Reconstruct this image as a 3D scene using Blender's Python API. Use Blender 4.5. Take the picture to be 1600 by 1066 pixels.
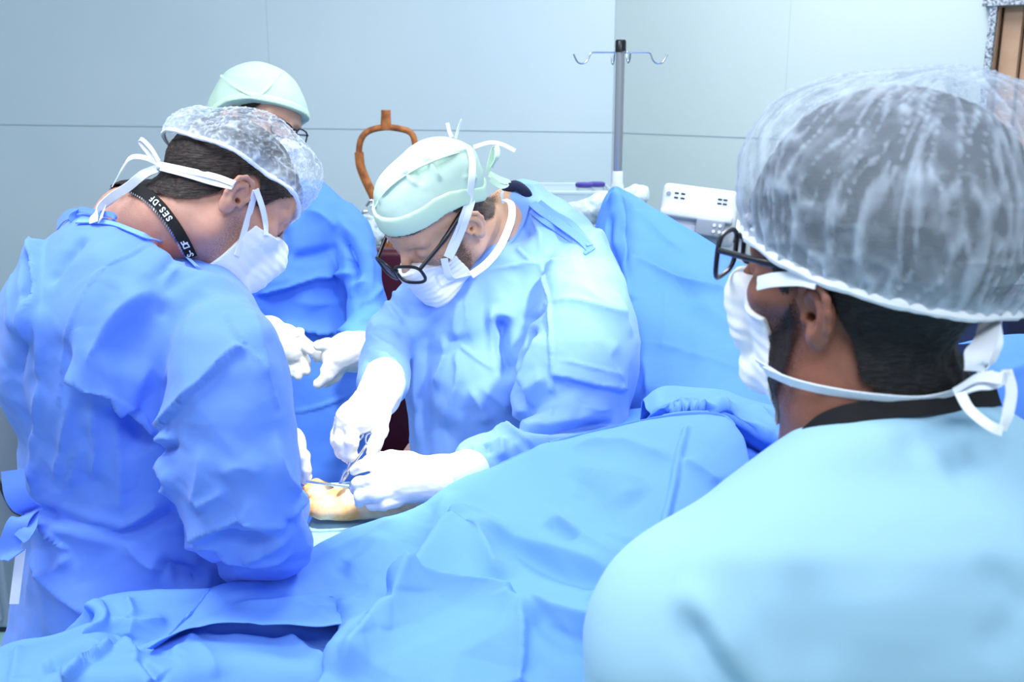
import bpy, math, random
import numpy as np
from mathutils import Vector
random.seed(7); np.random.seed(7)
for o in list(bpy.data.objects): bpy.data.objects.remove(o, do_unlink=True)
S = bpy.context.scene; COL = S.collection

# ------------------------------------------------ camera, world, lights, exposure
TH = math.radians(14.0); CT, ST = math.cos(TH), math.sin(TH)
CAM = np.array([0.0, 0.0, 1.70]); FPX = 1600.0
cd = bpy.data.cameras.new('camera'); cam = bpy.data.objects.new('camera', cd); COL.objects.link(cam)
cd.sensor_width = 36; cd.lens = 36; cd.clip_start = 0.02; cd.clip_end = 60
cam.location = CAM; cam.rotation_euler = (math.pi/2 - TH, 0, 0)
cd.dof.use_dof = True; cd.dof.focus_distance = 1.65; cd.dof.aperture_fstop = 7.0
S.camera = cam
S.view_settings.view_transform = 'Standard'; S.view_settings.look = 'None'
S.view_settings.exposure = 0.0; S.view_settings.gamma = 1; S.view_settings.use_curve_mapping = False

wd = bpy.data.worlds.new('ambient_fill'); S.world = wd; wd.use_nodes = True
bg = wd.node_tree.nodes['Background']; bg.inputs[0].default_value = (0.86, 0.93, 1.0, 1); bg.inputs[1].default_value = 0.60  # even bluish ambient fill added around the room, no daylight source behind it

def W(v):                      # camera frame (x right, y away, z up) -> world direction
    v = np.asarray(v, float)
    return np.stack([v[..., 0], v[..., 1]*CT + v[..., 2]*ST, -v[..., 1]*ST + v[..., 2]*CT], -1)
def P(u, v, d):                # point seen at (u, v) at viewing depth d metres
    return CAM + W([(u-800)/FPX*d, d, (533-v)/FPX*d])
def at(u, v, Y):               # point seen at (u, v) standing Y metres into the room
    return P(u, v, Y/(CT + (533-v)/FPX*ST))

def area(name, loc, target, size, power, col=(1, 1, 1), sy=None):
    l = bpy.data.lights.new(name, 'AREA'); l.energy = power; l.color = col; l.size = size
    if sy: l.shape = 'RECTANGLE'; l.size_y = sy
    o = bpy.data.objects.new(name, l); COL.objects.link(o); o.location = loc
    o.rotation_euler = (Vector(target)-Vector(loc)).to_track_quat('-Z', 'Y').to_euler(); return o
def spot(name, loc, target, power, angle, blend=0.5, radius=0.12, col=(1, 1, 1)):
    l = bpy.data.lights.new(name, 'SPOT'); l.energy = power; l.color = col
    l.spot_size = math.radians(angle); l.spot_blend = blend; l.shadow_soft_size = radius
    o = bpy.data.objects.new(name, l); COL.objects.link(o); o.location = loc
    o.rotation_euler = (Vector(target)-Vector(loc)).to_track_quat('-Z', 'Y').to_euler(); return o
area('ceiling_lamp', (-1.0, 1.2, 2.95), (-0.8, 1.4, 1.0), 1.2, 40, (0.93, 0.97, 1.0), 0.7)
area('ceiling_lamp', (0.7, 2.7, 2.95), (0.4, 2.8, 1.2), 1.3, 42, (0.93, 0.97, 1.0), 0.7)
area('ceiling_lamp', (0.3, -0.3, 2.95), (0.2, 1.2, 1.1), 1.2, 38, (0.93, 0.97, 1.0), 0.7)
HANDS = at(575, 745, 1.62)
spot('surgical_lamp', (0.10, 1.22, 2.75), tuple(HANDS), 340, 13, 0.6, 0.10, (1.0, 0.99, 0.95))
spot('surgical_lamp', (0.95, 0.75, 2.60), tuple(at(835, 490, 1.85)), 430, 9.5, 1.0, 0.12, (1.0, 1.0, 0.97))

spot('surgical_lamp', (-0.05, 1.0, 2.9), tuple(at(492, 680, 2.25)), 240, 9.5, 0.5, 0.10, (0.97, 1.0, 0.98))

# ------------------------------------------------ materials
def lin(c):
    c = np.asarray(c, float)/255.0
    return tuple(np.where(c <= 0.04045, c/12.92, ((c+0.055)/1.055)**2.4)) + (1.0,)
def mat(name, rgb, rough=0.7, metal=0.0, noise=0.0, nscale=30, bump=0.0, bscale=300, spec=0.4, rgb2=None, coords='Object', det=4, **kw):
    m = bpy.data.materials.new(name); m.use_nodes = True
    nt = m.node_tree; b = nt.nodes['Principled BSDF']; N = nt.nodes; L = nt.links
    b.inputs['Base Color'].default_value = lin(rgb); b.inputs['Roughness'].default_value = rough
    b.inputs['Metallic'].default_value = metal; b.inputs['Specular IOR Level'].default_value = spec
    for k, v in kw.items(): b.inputs[k.replace('_', ' ')].default_value = v
    tc = N.new('ShaderNodeTexCoord')
    if rgb2 is not None or noise:
        n = N.new('ShaderNodeTexNoise'); n.inputs['Scale'].default_value = nscale; n.inputs['Detail'].default_value = det
        L.new(tc.outputs[coords], n.inputs['Vector'])
        r = N.new('ShaderNodeValToRGB'); r.color_ramp.elements[0].position = 0.5-0.5*(1-noise); r.color_ramp.elements[1].position = 0.5+0.5*(1-noise)
        r.color_ramp.elements[0].color = lin(rgb); r.color_ramp.elements[1].color = lin(rgb2 if rgb2 is not None else rgb)
        L.new(n.outputs['Fac'], r.inputs[0]); L.new(r.outputs[0], b.inputs['Base Color'])
        m['ramp'] = r.name
    if bump:
        n2 = N.new('ShaderNodeTexNoise'); n2.inputs['Scale'].default_value = bscale; n2.inputs['Detail'].default_value = 3
        L.new(tc.outputs[coords], n2.inputs['Vector'])
        bp = N.new('ShaderNodeBump'); bp.inputs['Strength'].default_value = bump; bp.inputs['Distance'].default_value = 0.002
        L.new(n2.outputs['Fac'], bp.inputs['Height']); L.new(bp.outputs[0], b.inputs['Normal'])
    return m
def skin_mat(name, rgb, rgb2, stub):
    m = mat(name, rgb, 0.5, 0, 0.35, 45, 0.18, 500, 0.35, rgb2)
    nt = m.node_tree; N, L = nt.nodes, nt.links; b = N['Principled BSDF']
    b.inputs['Subsurface Weight'].default_value = 0.12; b.inputs['Subsurface Radius'].default_value = (0.012, 0.005, 0.003); b.inputs['Subsurface Scale'].default_value = 0.6
    a = N.new('ShaderNodeAttribute'); a.attribute_name = 'stubble'
    n = N.new('ShaderNodeTexNoise'); n.inputs['Scale'].default_value = 700; n.inputs['Detail'].default_value = 2
    tc = N.new('ShaderNodeTexCoord'); L.new(tc.outputs['Object'], n.inputs['Vector'])
    mr = N.new('ShaderNodeMapRange'); mr.inputs['From Min'].default_value = 0.35; mr.inputs['From Max'].default_value = 0.62
    L.new(n.outputs['Fac'], mr.inputs['Value'])
    mu = N.new('ShaderNodeMath'); mu.operation = 'MULTIPLY'; L.new(a.outputs['Fac'], mu.inputs[0]); L.new(mr.outputs[0], mu.inputs[1])
    mx = N.new('ShaderNodeMix'); mx.data_type = 'RGBA'; L.new(mu.outputs[0], mx.inputs[0])
    L.new(N[m['ramp']].outputs[0], mx.inputs[6]); mx.inputs[7].default_value = lin(stub)
    L.new(mx.outputs[2], b.inputs['Base Color']); return m
def net_mat(name, rgb, lo=0.25, hi=0.95):
    """thin gathered nonwoven: how opaque it is follows the 'gather' attribute (density of the cloth)"""
    m = bpy.data.materials.new(name); m.use_nodes = True; nt = m.node_tree; N, L = nt.nodes, nt.links
    b = N['Principled BSDF']; b.inputs['Base Color'].default_value = lin(rgb); b.inputs['Roughness'].default_value = 0.75
    out = N['Material Output']; t = N.new('ShaderNodeBsdfTransparent'); mix = N.new('ShaderNodeMixShader')
    a = N.new('ShaderNodeAttribute'); a.attribute_name = 'gather'
    tc = N.new('ShaderNodeTexCoord'); n = N.new('ShaderNodeTexNoise'); n.inputs['Scale'].default_value = 38; n.inputs['Detail'].default_value = 6
    n.inputs['Distortion'].default_value = 0.6
    L.new(tc.outputs['Object'], n.inputs['Vector'])
    s = N.new('ShaderNodeMath'); s.operation = 'MULTIPLY_ADD'; L.new(n.outputs['Fac'], s.inputs[0]); s.inputs[1].default_value = 0.75; L.new(a.outputs['Fac'], s.inputs[2])
    mr = N.new('ShaderNodeMapRange'); mr.inputs['From Min'].default_value = 0.36; mr.inputs['From Max'].default_value = 1.25
    mr.inputs['To Min'].default_value = lo; mr.inputs['To Max'].default_value = hi; L.new(s.outputs[0], mr.inputs['Value'])
    L.new(mr.outputs[0], mix.inputs[0]); L.new(t.outputs[0], mix.inputs[1]); L.new(b.outputs[0], mix.inputs[2]); L.new(mix.outputs[0], out.inputs[0])
    return m
def hair_mat(name, rgb, rgb2, alpha=None, scale=(60, 60, 400)):
    m = mat(name, rgb, 0.55, spec=0.3); nt = m.node_tree; N, L = nt.nodes, nt.links; b = N['Principled BSDF']
    tc = N.new('ShaderNodeTexCoord'); mp = N.new('ShaderNodeMapping'); mp.inputs['Scale'].default_value = scale
    n = N.new('ShaderNodeTexNoise'); n.inputs['Scale'].default_value = 1.0; n.inputs['Detail'].default_value = 5; n.inputs['Distortion'].default_value = 0.8
    L.new(tc.outputs['Object'], mp.inputs[0]); L.new(mp.outputs[0], n.inputs['Vector'])
    r = N.new('ShaderNodeValToRGB'); r.color_ramp.elements[0].position = 0.35; r.color_ramp.elements[1].position = 0.72
    r.color_ramp.elements[0].color = lin(rgb); r.color_ramp.elements[1].color = lin(rgb2); L.new(n.outputs['Fac'], r.inputs[0]); L.new(r.outputs[0], b.inputs['Base Color'])
    bp = N.new('ShaderNodeBump'); bp.inputs['Strength'].default_value = 0.8; bp.inputs['Distance'].default_value = 0.003; L.new(n.outputs['Fac'], bp.inputs['Height']); L.new(bp.outputs[0], b.inputs['Normal'])
    a = N.new('ShaderNodeAttribute'); a.attribute_name = 'cover'
    n3 = N.new('ShaderNodeTexNoise'); n3.inputs['Scale'].default_value = 500; n3.inputs['Detail'].default_value = 2; L.new(tc.outputs['Object'], n3.inputs['Vector'])
    ad = N.new('ShaderNodeMath'); ad.operation = 'ADD'; L.new(a.outputs['Fac'], ad.inputs[0]); L.new(n3.outputs['Fac'], ad.inputs[1])
    mr = N.new('ShaderNodeMapRange'); mr.inputs['From Min'].default_value = 0.85; mr.inputs['From Max'].default_value = 1.1
    mr.inputs['To Max'].default_value = alpha if alpha else 1.0
    L.new(ad.outputs[0], mr.inputs['Value']); L.new(mr.outputs[0], b.inputs['Alpha'])
    return m

M = {}
M['gown_l'] = mat('gown_cloth', (105, 149, 249), 0.72, 0, bump=0.12, bscale=900, spec=0.25, Sheen_Weight=0.15)
M['gown_m_lit'] = mat('gown_cloth', (130, 173, 247), 0.6, 0, bump=0.10, bscale=900, spec=0.3, Sheen_Weight=0.15)  # gown blue made paler: surgical light on this figure put into the colour
M['gown_n'] = mat('gown_cloth', (86, 139, 243), 0.7, 0, bump=0.10, bscale=900, spec=0.3)
M['gown_n_low'] = mat('gown_apron_cloth', (78, 152, 220), 0.75, 0, bump=0.06, bscale=900, spec=0.2)
M['drape'] = mat('drape_cloth', (116, 168, 250), 0.8, 0, bump=0.08, bscale=700, spec=0.2)
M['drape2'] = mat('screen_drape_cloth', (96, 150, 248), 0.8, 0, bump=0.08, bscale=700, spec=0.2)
M['scrub'] = mat('scrub_cotton', (164, 208, 236), 0.85, 0, bump=0.2, bscale=1100, spec=0.15)
M['white'] = mat('white_nonwoven', (238, 242, 250), 0.8, 0, bump=0.15, bscale=700, spec=0.2)
M['tie'] = mat('white_tape', (232, 240, 252), 0.8, 0, bump=0.2, bscale=900, spec=0.2)
M['capgreen'] = mat('pale_green_nonwoven', (190, 217, 204), 0.75, 0, bump=0.12, bscale=600, spec=0.2)
M['capgreen2'] = mat('pale_green_band', (202, 231, 206), 0.8, 0, bump=0.1, bscale=600, spec=0.2)
M['glove'] = mat('latex_glove', (238, 236, 226), 0.5, 0, bump=0.12, bscale=90, spec=0.35)
M['glove_cuff'] = mat('glove_cuff', (214, 230, 240), 0.6, 0, bump=0.15, bscale=120)
M['black'] = mat('black_plastic', (18, 20, 28), 0.3, spec=0.5)
M['lanyard'] = mat('black_webbing', (14, 15, 20), 0.75, bump=0.3, bscale=1500)
M['steel'] = mat('brushed_steel', (190, 198, 208), 0.28, 1.0, bump=0.05, bscale=80)
M['chrome'] = mat('instrument_steel', (225, 230, 236), 0.2, 1.0)
M['plastic'] = mat('white_enclosure_plastic', (228, 234, 244), 0.45, spec=0.4)
M['grey'] = mat('grey_plastic', (150, 160, 178), 0.5)
M['dark'] = mat('dark_grey_metal', (38, 44, 60), 0.55)
M['purple'] = mat('purple_lid', (70, 60, 150), 0.4)
M['orange'] = mat('rusted_orange_paint', (196, 122, 62), 0.55, 0, 0.7, 45, 0.5, 120, 0.4, (140, 80, 44))
M['maroon'] = mat('maroon_vinyl', (78, 14, 32), 0.4, 0, bump=0.1, bscale=200)
M['yellowskin'] = mat('iodine_skin', (244, 224, 190), 0.5, 0, 0.72, 26, 0.2, 200, 0.35, (228, 166, 92))  # iodine stains on a skin base lightened to stand for lamp glare
M['net'] = net_mat('bouffant_net', (196, 210, 230), 0.26, 0.92)
M['net_l'] = net_mat('bouffant_net', (206, 218, 236), 0.14, 0.92)
M['netrim'] = mat('bouffant_elastic', (232, 240, 250), 0.8, 0, bump=0.4, bscale=250)
M['skin_l'] = skin_mat('skin', (206, 160, 142), (190, 134, 120), (120, 92, 88))
M['skin_m'] = skin_mat('skin', (226, 180, 150), (208, 158, 128), (90, 66, 56))
M['skin_n'] = skin_mat('skin', (196, 158, 138), (180, 138, 120), (120, 100, 92))
M['skin_r'] = skin_mat('skin', (150, 100, 84), (124, 78, 66), (40, 30, 32))
M['hair_l'] = hair_mat('dark_hair', (20, 15, 16), (62, 48, 46))
M['hair_m'] = hair_mat('cropped_hair', (50, 40, 36), (112, 96, 84), 0.9)
M['hair_r'] = hair_mat('black_hair', (10, 10, 13), (36, 34, 40))
M['beard_m'] = hair_mat('brown_beard', (56, 42, 34), (132, 106, 84), 0.8, (500, 500, 500))
M['beard_r'] = hair_mat('black_beard', (16, 14, 17), (56, 46, 48), 0.92, (500, 500, 500))
M['eye'] = mat('eye', (70, 62, 58), 0.15)
M['clear'] = mat('clear_plastic', (214, 232, 240), 0.2, 0, spec=0.5, Alpha=0.55)
M['lens'] = mat('spectacle_lens', (225, 238, 250), 0.05, 0, spec=0.6, Alpha=0.16)
M['bag'] = mat('crinkled_clear_film', (224, 236, 244), 0.25, 0, 0.3, 60, 0.9, 90, 0.6, (180, 205, 220))

# ------------------------------------------------ object helpers
def thing(name, label, cat, loc=(0, 0, 0), group=None):
    o = bpy.data.objects.new(name, None); COL.objects.link(o); o.location = loc; o.empty_display_size = 0.05
    o['label'] = label; o['category'] = cat
    if group: o['group'] = group
    return o
def tag(o, label, cat, group=None):
    o['label'] = label; o['category'] = cat
    if group: o['group'] = group
    return o
def link(name, me, m, parent=None, smooth=True):
    o = bpy.data.objects.new(name, me); COL.objects.link(o)
    ms = m if isinstance(m, (list, tuple)) else [m]
    for x in ms: me.materials.append(x)
    if smooth: me.polygons.foreach_set('use_smooth', np.ones(len(me.polygons), bool))
    if parent is not None:
        o.parent = parent; o.matrix_parent_inverse.identity()
        o.location = -Vector(parent.location) if not parent.parent else (0, 0, 0)
        pp = parent; off = Vector((0, 0, 0))
        while pp is not None: off += Vector(pp.location); pp = pp.parent
        o.location = -off
    return o
def mesh_from(V, Q, name='m', attrs=None):
    V = np.asarray(V, np.float32); Q = np.asarray(Q, np.int32); k = Q.shape[1]
    me = bpy.data.meshes.new(name); me.vertices.add(len(V)); me.vertices.foreach_set('co', V.ravel())
    me.loops.add(Q.size); me.loops.foreach_set('vertex_index', Q.ravel())
    me.polygons.add(len(Q)); me.polygons.foreach_set('loop_start', np.arange(0, Q.size, k, dtype=np.int32))
    me.update(calc_edges=True); me.validate()
    if attrs:
        for n, a in attrs.items():
            at_ = me.attributes.new(n, 'FLOAT', 'POINT'); at_.data.foreach_set('value', np.asarray(a, np.float32))
    return me
class MB:
    """collects simple solids into one mesh"""
    def __init__(s): s.v = []; s.f = []
    def add(s, v, f):
        n = len(s.v); s.v += [tuple(map(float, x)) for x in v]; s.f += [tuple(i+n for i in q) for q in f]
    def box(s, c, d, R=None, bev=0.0):
        c = np.array(c, float); d = np.array(d, float)/2; R = np.eye(3) if R is None else R
        if bev <= 0:
            v = [c+R@(d*np.array(k)) for k in [(-1,-1,-1),(1,-1,-1),(1,1,-1),(-1,1,-1),(-1,-1,1),(1,-1,1),(1,1,1),(-1,1,1)]]
            s.add(v, [(3,2,1,0),(4,5,6,7),(0,1,5,4),(1,2,6,5),(2,3,7,6),(3,0,4,7)]); return
        import bmesh
        bm = bmesh.new(); bmesh.ops.create_cube(bm, size=2)
        for x in bm.verts: x.co = Vector(d*np.array(x.co))
        bmesh.ops.bevel(bm, geom=bm.edges[:], offset=bev, segments=3, affect='EDGES', profile=0.6)
        bm.verts.index_update()
        s.add([c+R@np.array(x.co) for x in bm.verts], [tuple(x.index for x in f.verts) for f in bm.faces]); bm.free()
    def tube(s, pts, r, n=12, cap=True, closed=False):
        pts = [np.array(p, float) for p in pts]; m = len(pts); rr = r if hasattr(r, '__len__') else [r]*m
        v = []; up = None
        for i, p in enumerate(pts):
            a = pts[(i-1) % m] if (closed or i > 0) else p; b = pts[(i+1) % m] if (closed or i < m-1) else p
            t = b-a; t = t/(np.linalg.norm(t)+1e-12)
            if up is None: up = np.array([0, 0, 1.0]) if abs(t[2]) < 0.9 else np.array([1.0, 0, 0])
            up = up-t*(up@t); up /= np.linalg.norm(up)+1e-12; sd = np.cross(t, up)
            for k in range(n):
                an = 2*math.pi*k/n; v.append(p+rr[i]*(math.cos(an)*up+math.sin(an)*sd))
        f = []
        for i in range(m if closed else m-1):
            for k in range(n):
                j = (i+1) % m; f.append((i*n+k, i*n+(k+1) % n, j*n+(k+1) % n, j*n+k))
        if cap and not closed: f.append(tuple(range(n-1, -1, -1))); f.append(tuple((m-1)*n+k for k in range(n)))
        s.add(v, f)
    def lathe(s, c, prof, n=32, axis=(0, 0, 1)):
        c = np.array(c, float); ax = np.array(axis, float); ax /= np.linalg.norm(ax)
        a = np.cross(ax, [0.3, 1, 0.1]); a /= np.linalg.norm(a); b = np.cross(ax, a); v = []
        for (r, z) in prof:
            for k in range(n):
                t = 2*math.pi*k/n; v.append(c+ax*z+r*(math.cos(t)*a+math.sin(t)*b))
        f = [(i*n+k, i*n+(k+1) % n, (i+1)*n+(k+1) % n, (i+1)*n+k) for i in range(len(prof)-1) for k in range(n)]
        s.add(v, f)
    def build(s, name, m, parent=None, smooth=True):
        me = bpy.data.meshes.new(name); me.from_pydata(s.v, [], s.f); me.update()
        o = link(name, me, m, parent, smooth)
        if smooth:
            try: me.set_sharp_from_angle(angle=math.radians(38))
            except Exception: pass
        return o
def spline(pts, n=8):
    p = np.asarray(pts, float)
    if len(p) < 3:
        t = np.linspace(0, 1, n+1)[:, None]; return p[0]*(1-t)+p[-1]*t
    q = np.vstack([2*p[0]-p[1], p, 2*p[-1]-p[-2]]); out = []
    for i in range(1, len(q)-2):
        for t in np.linspace(0, 1, n, endpoint=False):
            out.append(0.5*((2*q[i])+(-q[i-1]+q[i+1])*t+(2*q[i-1]-5*q[i]+4*q[i+1]-q[i+2])*t*t+(-q[i-1]+3*q[i]-3*q[i+1]+q[i+2])*t**3))
    out.append(p[-1]); return np.array(out)
def ribbon(name, pts, width, m, parent, ref=None, thick=0.0016, n=8, wv=None, ridge=0.0):
    """flat tape swept along points; lies flat against the surface round ref, or with its width along wv"""
    p = spline(pts, n); v = []; wd_ = width if hasattr(width, '__len__') else [width]*2
    ws = np.interp(np.linspace(0, 1, len(p)), np.linspace(0, 1, len(wd_)), wd_); mb = MB(); prof = [(-1, 0), (-0.5, ridge), (0, 0), (0.5, ridge), (1, 0)]
    for i in range(len(p)):
        t = p[min(i+1, len(p)-1)]-p[max(i-1, 0)]; t /= np.linalg.norm(t)+1e-12
        if wv is not None: w = np.array(wv, float)
        else:
            nn = p[i]-np.array(ref); w = np.cross(t, nn)
        w = w-t*(w@t); w /= np.linalg.norm(w)+1e-12; nrm = np.cross(w, t)
        if ref is not None and nrm@(p[i]-np.array(ref)) < 0: nrm = -nrm
        for (a, r_) in prof: v.append(p[i]+w*a*ws[i]/2+nrm*(thick/2+r_))
        for (a, r_) in prof[::-1]: v.append(p[i]+w*a*ws[i]/2-nrm*thick/2)
    k = 10; f = [(i*k+j, i*k+(j+1) % k, (i+1)*k+(j+1) % k, (i+1)*k+j) for i in range(len(p)-1) for j in range(k)]
    f += [tuple(range(k-1, -1, -1)), tuple((len(p)-1)*k+j for j in range(k))]
    mb.add(v, f); return mb.build(name, m, parent)

# ------------------------------------------------ implicit surfaces (sampled on a grid, meshed with surface nets)
def smin(a, b, k):
    if k <= 0: return np.minimum(a, b)
    h = np.clip(0.5+0.5*(b-a)/k, 0, 1); return b*(1-h)+a*h-k*h*(1-h)
def cone(a, b, ra, rb, k=0.02):
    a = np.array(a, float); b = np.array(b, float); r = max(ra, rb)
    def f(X, Y, Z):
        ab = b-a; L2 = ab@ab+1e-12
        t = np.clip(((X-a[0])*ab[0]+(Y-a[1])*ab[1]+(Z-a[2])*ab[2])/L2, 0, 1)
        return np.sqrt((X-a[0]-t*ab[0])**2+(Y-a[1]-t*ab[1])**2+(Z-a[2]-t*ab[2])**2)-(ra+(rb-ra)*t)
    return (np.minimum(a, b)-r, np.maximum(a, b)+r, f, k, 'u')
def ell(c, r, R=None, k=0.02, op='u'):
    c = np.array(c, float); r = np.array(r, float); R = np.eye(3) if R is None else np.array(R); e = np.abs(R)@r
    def f(X, Y, Z):
        x, y, z = X-c[0], Y-c[1], Z-c[2]; q = [(R[0, i]*x+R[1, i]*y+R[2, i]*z) for i in range(3)]
        k0 = np.sqrt(sum((q[i]/r[i])**2 for i in range(3)))+1e-9; k1 = np.sqrt(sum((q[i]/r[i]**2)**2 for i in range(3)))+1e-9
        return k0*(k0-1)/k1
    return (c-e, c+e, f, k, op)
def rows(tab, k=0.03, n=2.3):
    """a limb or torso given as a stack of cross-sections (v, left u, right u, Y into the room, half depth)"""
    tab = np.array(tab, float); vv = tab[:, 0]; b = (533-vv)/FPX; D = tab[:, 3]/(CT+b*ST)
    vs = np.linspace(vv[0], vv[-1], 240)
    def sm(a):
        y = np.interp(vs, vv, a); kk = np.hanning(15); kk /= kk.sum(); return np.convolve(np.pad(y, 7, mode='edge'), kk, 'valid')
    tl, tr, td, tt = sm(tab[:, 1]), sm(tab[:, 2]), sm(D), sm(tab[:, 4])
    pts = np.array([P(u, v, d+s*t) for v, ul, ur, d, t in zip(vv, tab[:, 1], tab[:, 2], D, tab[:, 4]) for u in (ul, ur) for s in (-1, 1)])
    def f(X, Y, Z):
        x = X-CAM[0]; y = Y-CAM[1]; z = Z-CAM[2]
        dep = np.maximum(y*CT-z*ST, 0.05); up = y*ST+z*CT; u = 800+FPX*x/dep; v = 533-FPX*up/dep
        vc = np.clip(v, vs[0], vs[-1])
        ul, ur, d, t = (np.interp(vc, vs, q) for q in (tl, tr, td, tt)); hw = (ur-ul)/2*d/FPX
        a = np.abs((u-(ul+ur)/2)*dep/FPX/hw); c = np.abs((dep-d)/t)
        q = (a**n+c**n)**(1/n); g = (q-1)*np.minimum(hw, t)
        e = np.maximum(v-vs[-1], vs[0]-v)*d/FPX
        return np.maximum(g, e).astype(np.float32)
    return (pts.min(0), pts.max(0), f, k, 'u')
class Grid:
    def __init__(s, lo, hi, h):
        s.lo = np.array(lo, float); s.h = h; s.n = np.ceil((np.array(hi)-s.lo)/h).astype(int)+1
        s.ax = [(s.lo[i]+np.arange(s.n[i])*h).astype(np.float32) for i in range(3)]
        s.F = np.full(s.n, 0.25, np.float32)
    def xyz(s): return s.ax[0][:, None, None], s.ax[1][None, :, None], s.ax[2][None, None, :]
    def put(s, prims):
        for lo, hi, f, k, op in prims:
            m = 2*abs(k)+4*s.h; a = np.clip(((lo-m-s.lo)/s.h).astype(int), 0, s.n); b = np.clip(((hi+m-s.lo)/s.h).astype(int)+1, 0, s.n)
            if (b <= a).any(): continue
            sl = tuple(slice(a[i], b[i]) for i in range(3)); X, Y, Z = s.ax[0][sl[0], None, None], s.ax[1][None, sl[1], None], s.ax[2][None, None, sl[2]]
            d = f(X, Y, Z).astype(np.float32); F = s.F[sl]
            if op == 'u': s.F[sl] = smin(F, d, k)
            elif op == 's': s.F[sl] = -smin(-F, d, k)
        return s
    def mesh(s, F=None, iso=0.0, smooth=0, close=True):
        F = (s.F if F is None else F)-iso
        if close:
            F = F.copy(); F[0] = F[-1] = 0.1; F[:, 0] = F[:, -1] = 0.1; F[:, :, 0] = F[:, :, -1] = 0.1
        ins = F < 0; n = np.array(F.shape)-1; c = [(i, j, k) for i in (0, 1) for j in (0, 1) for k in (0, 1)]
        cnt = np.zeros(n, np.int8)
        for i, j, k in c: cnt += ins[i:n[0]+i, j:n[1]+j, k:n[2]+k]
        act = (cnt > 0) & (cnt < 8); idx = np.argwhere(act); vid = np.full(n, -1, np.int32); vid[act] = np.arange(len(idx))
        cor = {q: F[idx[:, 0]+q[0], idx[:, 1]+q[1], idx[:, 2]+q[2]] for q in c}
        acc = np.zeros((len(idx), 3)); w = np.zeros(len(idx))
        for ax in range(3):
            for q in c:
                if q[ax]: continue
                p = list(q); p[ax] = 1; f0, f1 = cor[q], cor[tuple(p)]; cr = (f0 < 0) != (f1 < 0)
                t = np.where(cr, f0/(f0-f1+1e-20), 0); pt = np.tile(np.array(q, float), (len(idx), 1)); pt[:, ax] = t
                acc += pt*cr[:, None]; w += cr
        V = s.lo+(idx+acc/w[:, None])*s.h; Q = []
        for ax in range(3):
            o1, o2 = [(1, 2), (2, 0), (0, 1)][ax]; a = [slice(None)]*3; b = [slice(None)]*3
            a[ax] = slice(0, -1); b[ax] = slice(1, None); ca = ins[tuple(a)]; cb = ins[tuple(b)]; e = np.argwhere(ca != cb)
            e = e[(e[:, o1] > 0) & (e[:, o2] > 0) & (e[:, o1] < n[o1]) & (e[:, o2] < n[o2])]; sg = ca[e[:, 0], e[:, 1], e[:, 2]]
            def g(x, y):
                ee = e.copy(); ee[:, o1] -= x; ee[:, o2] -= y; return vid[ee[:, 0], ee[:, 1], ee[:, 2]]
            q = np.stack([g(1, 1), g(0, 1), g(0, 0), g(1, 0)], 1); q[~sg] = q[~sg][:, ::-1]; Q.append(q[(q >= 0).all(1)])
        Q = np.vstack(Q)
        for _ in range(smooth): V = relax(V, Q)
        return V, Q
def relax(V, Q, w=0.5):
    E = np.vstack([Q[:, [i, (i+1) % Q.shape[1]]] for i in range(Q.shape[1])]); n = len(V)
    A = np.zeros((n, 3)); c = np.bincount(E[:, 0], minlength=n)+np.bincount(E[:, 1], minlength=n)
    for k in range(3): A[:, k] = np.bincount(E[:, 0], V[E[:, 1], k], n)+np.bincount(E[:, 1], V[E[:, 0], k], n)
    return V*(1-w)+w*A/np.maximum(c, 1)[:, None]
def normals(V, Q):
    a = np.cross(V[Q[:, 2]]-V[Q[:, 0]], V[Q[:, 3]]-V[Q[:, 1]]) if Q.shape[1] == 4 else np.cross(V[Q[:, 1]]-V[Q[:, 0]], V[Q[:, 2]]-V[Q[:, 0]])
    N = np.zeros_like(V)
    for k in range(3): N[:, k] = sum(np.bincount(Q[:, j], a[:, k], len(V)) for j in range(Q.shape[1]))
    return N/(np.linalg.norm(N, axis=1)+1e-12)[:, None]
def compact(V, Q, keep, attrs=None):
    Q = Q[keep[Q].all(1)]; used = np.zeros(len(V), bool); used[Q.ravel()] = True; m = np.cumsum(used)-1
    return V[used], m[Q], used
def prims_bounds(pr, pad):
    u = [p for p in pr if p[4] == 'u']; return np.min([p[0] for p in u], 0)-pad, np.max([p[1] for p in u], 0)+pad

# ------------------------------------------------ noise and cloth folds
def hsh(i, j, k, s):
    x = (i*73856093) ^ (j*19349663) ^ (k*83492791) ^ (s*2654435); x = (x ^ (x >> 13))*1274126177 & 0x7fffffff
    return ((x ^ (x >> 16)) & 0xffff)/65535.0
def facet(p, s=1):
    """piecewise-linear noise: flat planes meeting in crisp creases"""
    q = np.floor(p).astype(np.int64); f = p-q; o = np.argsort(-f, axis=1); fs = np.take_along_axis(f, o, 1)
    cur = q.copy(); v0 = hsh(cur[:, 0], cur[:, 1], cur[:, 2], s); out = v0*(1-fs[:, 0]); r = np.arange(len(p))
    for k in range(3):
        cur[r, o[:, k]] += 1; v = hsh(cur[:, 0], cur[:, 1], cur[:, 2], s); out += v*(fs[:, k]-(fs[:, k+1] if k < 2 else 0))
    return out-0.5
def vnoise(p, s=1):
    q = np.floor(p).astype(np.int64); f = p-q; f = f*f*(3-2*f); out = 0
    for i in (0, 1):
        for j in (0, 1):
            for k in (0, 1):
                w = (f[:, 0] if i else 1-f[:, 0])*(f[:, 1] if j else 1-f[:, 1])*(f[:, 2] if k else 1-f[:, 2]); out = out+w*hsh(q[:, 0]+i, q[:, 1]+j, q[:, 2]+k, s)
    return out-0.5
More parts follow.
